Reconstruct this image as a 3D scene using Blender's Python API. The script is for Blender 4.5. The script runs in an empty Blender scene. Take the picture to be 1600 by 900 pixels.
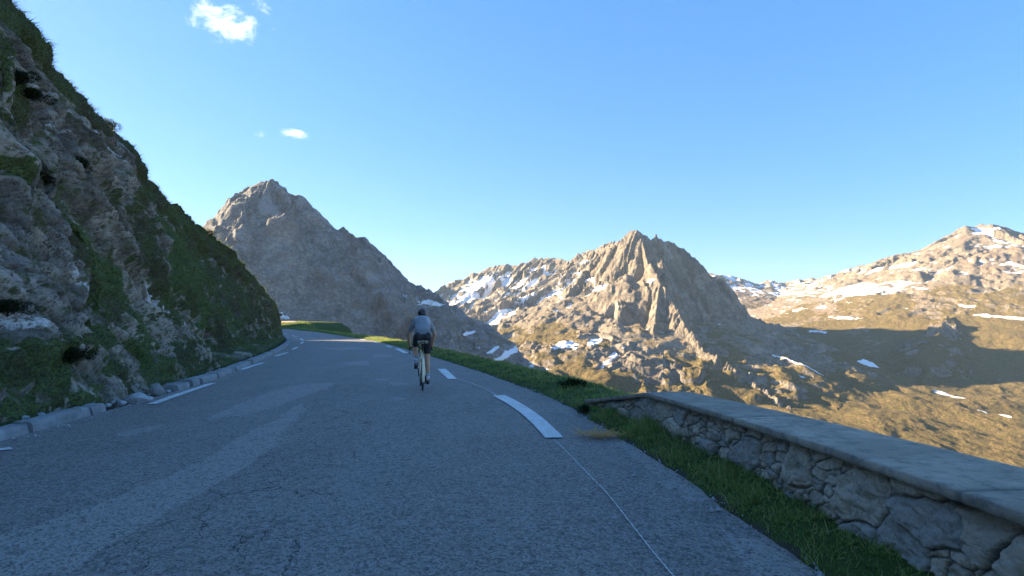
import bpy, bmesh, math, random
import numpy as np
from mathutils import Vector, Matrix

random.seed(7)
RNG = np.random.default_rng(11)
SC = bpy.context.scene
COL = SC.collection
rad = math.radians

# ------------------------------------------------------------------ camera
F_PX, HORIZON = 873.0, 505.0
CAM_Z = 1.33
PITCH = math.atan((HORIZON - 450.0) / F_PX)
cd = bpy.data.cameras.new("camera")
cam = bpy.data.objects.new("camera", cd)
COL.objects.link(cam)
cam.location = (0, 0, CAM_Z)
cam.rotation_euler = (math.pi / 2 + PITCH, 0, 0)
cd.sensor_width = 36.0
cd.lens = 36.0 * F_PX / 1600.0
cd.clip_start = 0.05
cd.clip_end = 20000
SC.camera = cam

# ------------------------------------------------------------------ sun, sky, exposure
SUN_AZ = rad(-72.0)     # measured from +Y towards +X
SUN_EL = rad(17.0)
SUN_DIR = Vector((math.cos(SUN_EL) * math.sin(SUN_AZ), math.cos(SUN_EL) * math.cos(SUN_AZ), math.sin(SUN_EL)))
ld = bpy.data.lights.new("sun", 'SUN')
ld.energy = 4.3
ld.angle = rad(0.5)
ld.color = (1.0, 0.78, 0.50)
sun = bpy.data.objects.new("sun", ld)
COL.objects.link(sun)
sun.rotation_euler = SUN_DIR.to_track_quat('Z', 'Y').to_euler()
SC.view_settings.view_transform = 'Standard'
SC.view_settings.look = 'None'
SC.view_settings.exposure = 2.82
SC.view_settings.gamma = 1.0
SC.view_settings.use_curve_mapping = False
SC.render.engine = 'CYCLES'
SC.cycles.max_bounces = 5
SC.cycles.diffuse_bounces = 3
SC.cycles.glossy_bounces = 2
SC.cycles.transmission_bounces = 3
SC.cycles.transparent_max_bounces = 6
SC.cycles.use_denoising = True
SC.cycles.volume_bounces = 0


def pix_dir(px, py):
    """world direction seen through a pixel of the 1600 x 900 photograph (used only to take measurements)"""
    a = (px - 800.0) / F_PX
    b = (450.0 - py) / F_PX
    c, s = math.cos(PITCH), math.sin(PITCH)
    return (a, c - s * b, s + c * b)


def at(px, py, Y):
    d = pix_dir(px, py)
    t = Y / d[1]
    return (d[0] * t, Y, CAM_Z + d[2] * t)


def gnd(px, py, z=0.0):
    d = pix_dir(px, py)
    t = (z - CAM_Z) / d[2]
    return (d[0] * t, d[1] * t)


# ------------------------------------------------------------------ node helpers
class NT:
    def __init__(self, tree):
        self.t = tree
        self.n = tree.nodes
        self.l = tree.links

    def new(self, typ, **kw):
        nd = self.n.new(typ)
        for k, v in kw.items():
            if k in ('op',):
                nd.operation = v
            elif hasattr(nd, k):
                setattr(nd, k, v)
        return nd

    def put(self, sock, v):
        if v is None:
            return
        if isinstance(v, (int, float)):
            sock.default_value = v
        elif isinstance(v, (tuple, list)):
            if len(v) == 3 and len(sock.default_value) == 4:
                v = (*v, 1.0)
            sock.default_value = v
        else:
            self.l.new(v, sock)

    def math(self, op, a, b=None, c=None, clamp=False):
        nd = self.n.new('ShaderNodeMath')
        nd.operation = op
        nd.use_clamp = clamp
        self.put(nd.inputs[0], a)
        self.put(nd.inputs[1], b)
        self.put(nd.inputs[2], c)
        return nd.outputs[0]

    def vmath(self, op, a, b=None):
        nd = self.n.new('ShaderNodeVectorMath')
        nd.operation = op
        self.put(nd.inputs[0], a)
        self.put(nd.inputs[1], b)
        return nd

    def noise(self, vec=None, scale=5, detail=4, rough=0.5, lac=2.0, dist=0.0):
        nd = self.n.new('ShaderNodeTexNoise')
        if vec is not None:
            self.l.new(vec, nd.inputs['Vector'])
        nd.inputs['Scale'].default_value = scale
        nd.inputs['Detail'].default_value = detail
        nd.inputs['Roughness'].default_value = rough
        nd.inputs['Lacunarity'].default_value = lac
        nd.inputs['Distortion'].default_value = dist
        return nd.outputs['Fac']

    def voronoi(self, vec=None, scale=5, feature='F1', out='Distance', rnd=1.0):
        nd = self.n.new('ShaderNodeTexVoronoi')
        nd.feature = feature
        if vec is not None:
            self.l.new(vec, nd.inputs['Vector'])
        nd.inputs['Scale'].default_value = scale
        nd.inputs['Randomness'].default_value = rnd
        return nd.outputs[out]

    def attr(self, name, out='Fac'):
        nd = self.n.new('ShaderNodeAttribute')
        nd.attribute_name = name
        return nd.outputs[out]

    def smooth(self, v, a, b, lo=0.0, hi=1.0):
        nd = self.n.new('ShaderNodeMapRange')
        nd.interpolation_type = 'SMOOTHSTEP'
        self.put(nd.inputs[0], v)
        self.put(nd.inputs[1], a)
        self.put(nd.inputs[2], b)
        self.put(nd.inputs[3], lo)
        self.put(nd.inputs[4], hi)
        return nd.outputs[0]

    def mix(self, f, a, b, mode='MIX'):
        nd = self.n.new('ShaderNodeMix')
        nd.data_type = 'RGBA'
        nd.blend_type = mode
        self.put(nd.inputs[0], f)
        self.put(nd.inputs[6], a)
        self.put(nd.inputs[7], b)
        return nd.outputs[2]

    def mapping(self, vec, scale=(1, 1, 1), rot=(0, 0, 0), loc=(0, 0, 0)):
        nd = self.n.new('ShaderNodeMapping')
        self.l.new(vec, nd.inputs[0])
        nd.inputs['Scale'].default_value = scale
        nd.inputs['Rotation'].default_value = rot
        nd.inputs['Location'].default_value = loc
        return nd.outputs[0]

    def pos(self):
        return self.n.new('ShaderNodeNewGeometry').outputs['Position']

    def obj(self):
        return self.n.new('ShaderNodeTexCoord').outputs['Object']

    def bump(self, h, strength=0.5, dist=0.02, normal=None):
        nd = self.n.new('ShaderNodeBump')
        nd.inputs['Strength'].default_value = strength
        nd.inputs['Distance'].default_value = dist
        self.l.new(h, nd.inputs['Height'])
        if normal is not None:
            self.l.new(normal, nd.inputs['Normal'])
        return nd.outputs[0]


def material(name):
    m = bpy.data.materials.new(name)
    m.use_nodes = True
    nt = NT(m.node_tree)
    b = nt.n['Principled BSDF']
    b.inputs['Specular IOR Level'].default_value = 0.3
    b.inputs['Roughness'].default_value = 0.8
    return m, nt, b


def flat_mat(name, col, rough=0.6, spec=0.4, metal=0.0, var=0.12, scale=30.0, bump=0.0):
    m, nt, b = material(name)
    n = nt.noise(nt.obj(), scale, 5, 0.6)
    lo = tuple(c * (1 - var) for c in col)
    hi = tuple(min(1, c * (1 + var)) for c in col)
    nt.l.new(nt.mix(n, lo, hi), b.inputs['Base Color'])
    b.inputs['Roughness'].default_value = rough
    b.inputs['Specular IOR Level'].default_value = spec
    b.inputs['Metallic'].default_value = metal
    if bump:
        nt.l.new(nt.bump(n, 0.5, bump), b.inputs['Normal'])
    return m


# ------------------------------------------------------------------ numpy noise
def _h(ix, iy, seed):
    n = (ix.astype(np.int64) * 374761393 + iy.astype(np.int64) * 668265263 + seed * 974634777) & 0x7fffffff
    n = ((n ^ (n >> 13)) * 1274126177) & 0x7fffffff
    n = (n ^ (n >> 16))
    return n


def perlin(x, y, seed=0):
    x = np.asarray(x, np.float64)
    y = np.asarray(y, np.float64)
    ix = np.floor(x)
    iy = np.floor(y)
    fx = x - ix
    fy = y - iy
    u = fx * fx * fx * (fx * (fx * 6 - 15) + 10)
    v = fy * fy * fy * (fy * (fy * 6 - 15) + 10)

    def g(dx, dy):
        a = (_h(ix + dx, iy + dy, seed) & 1023) * (2 * math.pi / 1024)
        return np.cos(a) * (fx - dx) + np.sin(a) * (fy - dy)
    a = g(0, 0)
    b = g(1, 0)
    c = g(0, 1)
    d = g(1, 1)
    return ((a + (b - a) * u) + ((c + (d - c) * u) - (a + (b - a) * u)) * v) * 1.5


def fbm(x, y, oct=5, seed=0, gain=0.5, lac=2.03):
    t = 0.0
    a = 1.0
    s = 0.0
    for i in range(oct):
        t = t + a * perlin(x, y, seed + i * 17)
        s += a
        a *= gain
        x = x * lac + 13.7
        y = y * lac + 7.3
    return t / s


def ridged(x, y, oct=5, seed=0, gain=0.5, lac=2.07):
    t = 0.0
    a = 1.0
    s = 0.0
    w = 1.0
    for i in range(oct):
        r = 1.0 - np.abs(perlin(x, y, seed + i * 31))
        r = r * r * w
        w = np.clip(r * 1.6, 0, 1)
        t = t + a * r
        s += a
        a *= gain
        x = x * lac + 5.1
        y = y * lac + 9.9
    return t / s


def cells(x, y, seed=0):
    """nearest jittered cell: (F1, F2, id hash 0..1, second hash, dx, dy)"""
    ix = np.floor(x)
    iy = np.floor(y)
    f1 = np.full(x.shape, 1e9)
    f2 = np.full(x.shape, 1e9)
    cid = np.zeros(x.shape, np.int64)
    ddx = np.zeros(x.shape)
    ddy = np.zeros(x.shape)
    for oy in (-1, 0, 1):
        for ox in (-1, 0, 1):
            h = _h(ix + ox, iy + oy, seed)
            px = ix + ox + 0.08 + 0.84 * ((h & 1023) / 1023.0)
            py = iy + oy + 0.08 + 0.84 * (((h >> 10) & 1023) / 1023.0)
            dx = x - px
            dy = y - py
            d = np.hypot(dx, dy)
            near = d < f1
            f2 = np.where(near, f1, np.minimum(f2, d))
            f1 = np.where(near, d, f1)
            cid = np.where(near, _h(ix + ox, iy + oy, seed + 5), cid)
            ddx = np.where(near, dx, ddx)
            ddy = np.where(near, dy, ddy)
    return f1, f2, (cid & 1023) / 1023.0, ((cid >> 10) & 1023) / 1023.0, ddx, ddy


def facets(x, y, seed=0, k=1.9, tilt=0.55):
    """continuous chiselled relief: upper envelope of tilted planes, one per jittered cell.
    returns height (cell units), gap to the runner-up, two hashes of the winner"""
    ix = np.floor(x)
    iy = np.floor(y)
    best = np.full(x.shape, -1e9)
    sec = np.full(x.shape, -1e9)
    cid = np.zeros(x.shape, np.int64)
    for oy in (-1, 0, 1):
        for ox in (-1, 0, 1):
            h = _h(ix + ox, iy + oy, seed)
            dx = x - (ix + ox + 0.1 + 0.8 * ((h & 1023) / 1023.0))
            dy = y - (iy + oy + 0.1 + 0.8 * (((h >> 10) & 1023) / 1023.0))
            g = _h(ix + ox, iy + oy, seed + 5)
            gx = ((g & 255) / 255.0 - 0.5) * 2 * tilt
            gy = (((g >> 8) & 255) / 255.0 - 0.5) * 2 * tilt
            a = ((g >> 16) & 255) / 255.0 * 0.5
            r_ = ((g >> 4) & 63) / 63.0 * 1.2 - 0.6
            c_, s_ = np.cos(r_), np.sin(r_)
            li = np.maximum(np.abs(dx * c_ + dy * s_), np.abs(dy * c_ - dx * s_))
            v = a + gx * dx + gy * dy - k * np.clip(li - 0.30, 0, None) - 3.0 * np.clip(li - 0.85, 0, None)
            up = v > best
            sec = np.where(up, best, np.maximum(sec, v))
            best = np.where(up, v, best)
            cid = np.where(up, g, cid)
    return best, best - sec, (cid & 1023) / 1023.0, ((cid >> 10) & 1023) / 1023.0


def blur(a, n):
    """box blur of a grid"""
    for ax in (0, 1):
        c = np.cumsum(np.concatenate([np.repeat(np.take(a, [0], ax), n + 1, ax), a, np.repeat(np.take(a, [-1], ax), n, ax)], ax), ax)
        hi = [slice(None)] * 2
        lo = [slice(None)] * 2
        hi[ax] = slice(2 * n + 1, None)
        lo[ax] = slice(0, -(2 * n + 1))
        a = (c[tuple(hi)] - c[tuple(lo)]) / (2 * n + 1)
    return a


def sstep(v, a, b):
    t = np.clip((v - a) / (b - a), 0, 1)
    return t * t * (3 - 2 * t)


def spline(pts, n, dim=None):
    """Catmull-Rom through the points, n samples, uniform in control index"""
    P = np.asarray(pts, float)
    P = np.vstack([2 * P[0] - P[1], P, 2 * P[-1] - P[-2]])
    u = np.linspace(0, len(pts) - 1, n)
    i = np.minimum(u.astype(int), len(pts) - 2)
    t = (u - i)[:, None]
    a, b, c, d = P[i], P[i + 1], P[i + 2], P[i + 3]
    return 0.5 * (2 * b + (c - a) * t + (2 * a - 5 * b + 4 * c - d) * t * t + (3 * b - a - 3 * c + d) * t ** 3)


def resample(P, n=None, step=None):
    P = np.asarray(P, float)
    L = np.concatenate([[0], np.cumsum(np.linalg.norm(np.diff(P, axis=0), axis=1))])
    if n is None:
        n = int(L[-1] / step) + 2
    s = np.linspace(0, L[-1], n)
    return np.stack([np.interp(s, L, P[:, k]) for k in range(P.shape[1])], 1)


# ------------------------------------------------------------------ mesh helpers
def mesh_from(name, V, Fq, mat=None, smooth=True, attrs=None, parent=None, colors=None):
    V = np.ascontiguousarray(V, np.float32)
    Fq = np.ascontiguousarray(Fq, np.int32)
    me = bpy.data.meshes.new(name)
    nf, k = Fq.shape
    me.vertices.add(len(V))
    me.vertices.foreach_set('co', V.ravel())
    me.loops.add(nf * k)
    me.loops.foreach_set('vertex_index', Fq.ravel())
    me.polygons.add(nf)
    me.polygons.foreach_set('loop_start', np.arange(0, nf * k, k, dtype=np.int32))
    me.polygons.foreach_set('loop_total', np.full(nf, k, np.int32))
    me.update(calc_edges=True)
    me.polygons.foreach_set('use_smooth', np.full(nf, bool(smooth)))
    for an, av in (attrs or {}).items():
        at_ = me.attributes.new(an, 'FLOAT', 'POINT')
        at_.data.foreach_set('value', np.ascontiguousarray(av, np.float32).ravel())
    for an, av in (colors or {}).items():
        at_ = me.attributes.new(an, 'FLOAT_COLOR', 'POINT')
        at_.data.foreach_set('color', np.ascontiguousarray(av, np.float32).ravel())
    ms = mat if isinstance(mat, (list, tuple)) else [mat]
    for m in ms:
        if m:
            me.materials.append(m)
    o = bpy.data.objects.new(name, me)
    COL.objects.link(o)
    if parent is not None:
        o.parent = parent
    return o


def grid_faces(nr, nc, flip=False):
    i = np.arange(nr * nc).reshape(nr, nc)
    a, b, c, d = i[:-1, :-1], i[:-1, 1:], i[1:, 1:], i[1:, :-1]
    q = np.stack([a, b, c, d] if not flip else [a, d, c, b], -1)
    return q.reshape(-1, 4)


def structure(o):
    o['kind'] = 'structure'
    return o


def stuff(o, label, cat):
    o['kind'] = 'stuff'
    o['label'] = label
    o['category'] = cat
    return o


def tag(o, label, cat, group=None):
    o['label'] = label
    o['category'] = cat
    if group:
        o['group'] = group
    return o


def empty(name, loc=(0, 0, 0), rz=0.0):
    o = bpy.data.objects.new(name, None)
    COL.objects.link(o)
    o.location = loc
    o.rotation_euler = (0, 0, rz)
    o.empty_display_size = 0.2
    return o


def dist_polyline(x, y, P):
    """unsigned distance, signed side (+ right of travel), arc length"""
    P = np.asarray(P, float)
    best = np.full(x.shape, 1e18)
    side = np.zeros(x.shape)
    arc = np.zeros(x.shape)
    L = 0.0
    for k in range(len(P) - 1):
        ax, ay = P[k][:2]
        bx, by = P[k + 1][:2]
        ex, ey = bx - ax, by - ay
        l2 = ex * ex + ey * ey
        t = np.clip(((x - ax) * ex + (y - ay) * ey) / l2, 0, 1)
        d2 = (x - ax - t * ex) ** 2 + (y - ay - t * ey) ** 2
        m = d2 < best
        best = np.where(m, d2, best)
        cr = (x - ax) * ey - (y - ay) * ex
        side = np.where(m, np.sign(cr), side)
        arc = np.where(m, L + t * math.sqrt(l2), arc)
        L += math.sqrt(l2)
    return np.sqrt(best), side, arc
# ------------------------------------------------------------------ world: Nishita sky with a few small clouds
def build_world():
    w = bpy.data.worlds.new("World")
    SC.world = w
    w.use_nodes = True
    nt = NT(w.node_tree)
    bg = nt.n['Background']
    sky = nt.n.new('ShaderNodeTexSky')
    sky.sky_type = 'NISHITA'
    sky.sun_disc = False
    sky.sun_elevation = SUN_EL
    sky.sun_rotation = SUN_AZ
    sky.altitude = 2000
    sky.air_density = 1.0
    sky.dust_density = 0.9
    sky.ozone_density = 5.0
    vec = nt.n.new('ShaderNodeTexCoord').outputs['Generated']
    vec = nt.vmath('NORMALIZE', vec).outputs[0]
    # (pixel centre, half width, half height in radians, density)
    cl = [((352, 38), 0.066, 0.038, 1.0), ((408, 8), 0.022, 0.022, 0.8), ((460, 209), 0.032, 0.0125, 1.0),
          ((405, 207), 0.016, 0.009, 0.8), ((1440, 205), 0.03, 0.012, 0.10), ((420, 42), 0.012, 0.01, 0.5)]
    tot = None
    for (p, hw, hh, den) in cl:
        d = Vector(pix_dir(*p)).normalized()
        right = d.cross(Vector((0, 0, 1))).normalized()
        up = right.cross(d).normalized()
        rr = Vector(right) / hw
        uu = Vector(up) / hh
        a = nt.vmath('DOT_PRODUCT', vec, tuple(rr)).outputs['Value']
        b = nt.vmath('DOT_PRODUCT', vec, tuple(uu)).outputs['Value']
        c = nt.vmath('DOT_PRODUCT', vec, tuple(d)).outputs['Value']
        r2 = nt.math('ADD', nt.math('MULTIPLY', a, a), nt.math('MULTIPLY', b, b))
        m = nt.math('MULTIPLY', nt.math('SUBTRACT', 1.0, r2, clamp=True), den)
        m = nt.math('MULTIPLY', m, nt.math('GREATER_THAN', c, 0.5))
        tot = m if tot is None else nt.math('MAXIMUM', tot, m)
    n = nt.noise(nt.mapping(vec, (26, 26, 40)), 1.0, 9, 0.62, dist=0.7)
    n2 = nt.noise(nt.mapping(vec, (80, 80, 120)), 1.0, 6, 0.65)
    v = nt.math('ADD', nt.math('MULTIPLY', n, 0.7), nt.math('MULTIPLY', n2, 0.3))
    cov = nt.math('ADD', v, nt.math('MULTIPLY', tot, 0.33))
    cov = nt.math('MULTIPLY', nt.smooth(cov, 0.66, 1.02), nt.smooth(tot, 0.0, 0.25))
    half = nt.mix(1.0, sky.outputs[0], (0.405, 0.368, 0.405), 'MULTIPLY')
    gm = nt.n.new('ShaderNodeGamma')
    nt.l.new(half, gm.inputs[0])
    gm.inputs[1].default_value = 0.50
    back = nt.mix(1.0, gm.outputs[0], (1.11, 1.11, 1.11), 'MULTIPLY')
    hs = nt.n.new('ShaderNodeHueSaturation')
    hs.inputs['Saturation'].default_value = 1.52
    nt.l.new(back, hs.inputs['Color'])
    col = nt.mix(nt.math('MULTIPLY', cov, 0.8), hs.outputs[0], (3.0, 2.95, 2.9))
    nt.l.new(col, bg.inputs['Color'])
    bg.inputs['Strength'].default_value = 0.125


build_world()
# ------------------------------------------------------------------ road edges (plan), used by everything near
R_PTS = [(1.85, -8), (1.75, 0), (1.65, 2.94), (1.38, 5.66), (0.85, 9.3), (0.0, 12.5), (-1.66, 17.9), (-4.95, 27.5),
         (-10.3, 42), (-17, 57), (-25.2, 75), (-33, 88), (-42, 100), (-58, 109), (-80, 114)]
L_PTS = [(-4.65, -8), (-5.02, 0), (-5.32, 3), (-5.76, 6.28), (-6.28, 9.2), (-6.95, 13), (-8.55, 18.7), (-11.3, 27.5),
         (-15.3, 38.7), (-18.4, 46.5), (-23, 56), (-30, 66), (-40, 76), (-54, 84), (-78, 92)]
R_EDGE = spline(R_PTS, 600)
L_EDGE = spline(L_PTS, 600)


def road_z(x, y):
    x = np.asarray(x, float)
    y = np.asarray(y, float)
    e = np.clip(y - 72, 0, None)
    return 0.008 * e + 0.00022 * e * e


# verge edge: where the ground starts to fall into the valley
def offset_line(P, off):
    T = np.gradient(P, axis=0)
    T /= np.linalg.norm(T, axis=1)[:, None]
    N = np.stack([T[:, 1], -T[:, 0]], 1)
    off = np.broadcast_to(np.asarray(off, float), (len(P),))
    return P + N * off[:, None]


_y = R_EDGE[:, 1]
VERGE_W = np.interp(_y, [-8, 2, 6, 8.5, 9.5, 12, 20, 40, 60, 85, 110], [1.25, 1.25, 1.1, 1.1, 1.15, 1.3, 1.15, 1.1, 1.2, 1.5, 3.0])
V_EDGE = offset_line(R_EDGE, VERGE_W)

# ------------------------------------------------------------------ far terrain: one height field, several mountains
# ridge lines as measured points (px, py, depth) turned into world points
def RL(*p):
    return np.array([at(*q) for q in p])


MOUNT = {}
def RLn(*p):
    return np.array([at(x_, y_, Y_ * 0.74) for (x_, y_, Y_) in p])


MOUNT['M1'] = dict(
    lines=[
        (RLn((-60, 520, 700), (120, 455, 800), (260, 385, 900), (335, 331, 960), (370, 306, 985), (390, 290, 1000), (407, 279, 1005), (421, 279, 1005), (432, 285, 1010),
            (441, 293, 1012), (452, 301, 1018), (470, 300, 1022), (479, 310, 1026), (492, 328, 1032), (506, 346, 1040),
            (522, 359, 1048), (542, 377, 1060), (562, 397, 1070), (582, 416, 1080), (602, 431, 1092), (622, 449, 1105),
            (642, 468, 1120), (662, 486, 1135), (692, 508, 1150), (724, 535, 1165), (770, 568, 1180), (830, 605, 1190)), 0.82, 1.0),
        (RLn((409, 280, 1004), (384, 330, 945), (372, 400, 880), (395, 470, 800), (400, 540, 720)), 1.0, 0.9),
        (RLn((466, 300, 1020), (470, 345, 985), (500, 400, 930), (505, 470, 850), (520, 540, 740)), 0.9, 0.9),
        (RLn((542, 377, 1060), (560, 430, 1000), (590, 490, 900), (610, 560, 780)), 0.8, 0.85),
    ], foot=140, cap=0.66, amp=1.05, rk=2.6, iso=0.45, near=0.18, rough=0.12)
MOUNT['M2'] = dict(
    lines=[
        (RL((900, 400, 1760), (930, 388, 1690), (947, 383, 1640), (962, 377, 1590), (985, 361, 1520), (1000, 357, 1500), (1014, 361, 1500), (1030, 368, 1500), (1043, 372, 1498),
            (1056, 379, 1492), (1075, 394, 1484), (1096, 411, 1474), (1116, 429, 1462), (1131, 446, 1452),
            (1150, 474, 1440), (1176, 501, 1424), (1204, 527, 1406), (1236, 552, 1384), (1300, 606, 1330), (1390, 675, 1240)), 1.15, 1.5),
        (RL((1000, 358, 1500), (1012, 400, 1420), (1032, 440, 1340), (1062, 488, 1230), (1098, 538, 1130),
            (1152, 572, 1040), (1205, 612, 965), (1255, 648, 900)), 1.25, 0.85),
        (RL((940, 385, 1660), (905, 430, 1580), (868, 485, 1470), (860, 530, 1390)), 1.1, 1.0),
        (RL((1032, 440, 1340), (1020, 510, 1210), (1040, 570, 1100), (1085, 625, 990)), 1.4, 1.0),
    ], foot=170, cap=0.78, amp=1.3, rk=1.7, iso=0.75, low=0.26, rough=0.04)
MOUNT['R2'] = dict(
    lines=[
        (RL((470, 395, 2300), (560, 402, 2300), (578, 408, 2300), (592, 415, 2300), (604, 421, 2300), (618, 430, 2300), (632, 441, 2300), (648, 446, 2300), (660, 454, 2310), (673, 462, 2330),
            (686, 464, 2340), (700, 449, 2300), (716, 435, 2260), (728, 429, 2250), (742, 425, 2240), (758, 419, 2220), (772, 414, 2200), (788, 413, 2180), (802, 410, 2160),
            (818, 409, 2130), (836, 403, 2100), (850, 402, 2070), (862, 404, 2040), (880, 402, 1980), (902, 400, 1930), (930, 388, 1830), (962, 377, 1700)), 0.62, 1.0),
        (RL((716, 436, 2260), (708, 470, 2060), (726, 500, 1860), (748, 530, 1700)), 0.6, 0.8),
        (RL((632, 441, 2300), (650, 480, 2100), (690, 520, 1900), (720, 560, 1650)), 0.6, 0.8),
        (RL((802, 410, 2160), (790, 450, 1960), (800, 490, 1800), (822, 520, 1680)), 0.6, 0.85),
        (RL((862, 403, 2040), (842, 450, 1850), (838, 500, 1650)), 0.6, 0.85),
    ], foot=190, cap=0.45, amp=1.0, rk=2.2)
MOUNT['R3'] = dict(
    lines=[
        (RL((1060, 430, 3000), (1098, 424, 3000), (1112, 432, 3000), (1124, 428, 3000), (1136, 428, 3000), (1148, 438, 3000), (1160, 441, 3000), (1176, 444, 3000), (1190, 440, 3000), (1200, 437, 2990), (1212, 441, 2980), (1228, 441, 2960),
            (1250, 436, 2930), (1266, 434, 2900), (1282, 434, 2870), (1302, 429, 2820), (1322, 420, 2760), (1342, 415, 2700), (1380, 408, 2580), (1422, 401, 2450),
            (1450, 392, 2360)), 0.36, 1.0),
        (RL((1302, 429, 2820), (1290, 470, 2300), (1270, 500, 1900)), 0.30, 0.6),
        (RL((1200, 437, 2990), (1215, 470, 2600), (1230, 500, 2200)), 0.30, 0.6),
    ], foot=190, cap=0.30, amp=0.6)
MOUNT['M3'] = dict(
    lines=[
        (RL((1450, 392, 2360), (1460, 386, 2320), (1472, 377, 2280), (1482, 367, 2240), (1492, 360, 2220), (1500, 352, 2200), (1508, 349, 2190), (1520, 351, 2190), (1534, 350, 2190), (1548, 354, 2185),
            (1562, 357, 2180), (1578, 362, 2170), (1600, 367, 2160), (1700, 385, 2100), (1850, 400, 2000), (2100, 420, 1800)), 0.46, 1.0),
        (RL((1508, 349, 2190), (1502, 420, 1900), (1484, 480, 1600), (1455, 540, 1330), (1440, 600, 1100)), 0.42, 1.0),
    ], foot=420, cap=0.39, amp=0.9, rk=1.0, low=0.5, iso=0.3, gw=1.8, rough=-0.12)


def seg_field(x, y, lines, foot, cap):
    """height, arc coordinate, depth below ridge of a set of ridge lines"""
    best = np.full(x.shape, -1e9)
    arc = np.zeros(x.shape)
    dd = np.zeros(x.shape)
    off = 0.0
    for (P, slope, w) in lines:
        L = 0.0
        for k in range(len(P) - 1):
            a, b = P[k], P[k + 1]
            e = b - a
            l2 = e[0] ** 2 + e[1] ** 2
            if l2 < 1e-6:
                continue
            t = np.clip(((x - a[0]) * e[0] + (y - a[1]) * e[1]) / l2, 0, 1)
            d = np.hypot(x - a[0] - t * e[0], y - a[1] - t * e[1])
            zc = a[2] + t * e[2]
            z = zc - np.where(d < foot, slope * d, slope * foot + cap * w * (d - foot))
            m = z > best
            best = np.where(m, z, best)
            arc = np.where(m, off + L + t * math.sqrt(l2), arc)
            dd = np.where(m, d, dd)
            L += math.sqrt(l2)
        off += L + 777.0
    return best, arc, dd


def floor_z(x, y):
    f = np.interp(y, [0, 300, 600, 900, 1300, 1800, 2400, 3200, 5000], [-190, -185, -172, -140, -98, -60, -15, 60, 150])
    return f + 16 * fbm(x / 200, y / 200, 5, 91) + 5.5 * (ridged(x / 90, y / 120, 5, 95) - 0.5) + 1.8 * fbm(x / 22, y / 22, 4, 97)


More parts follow.
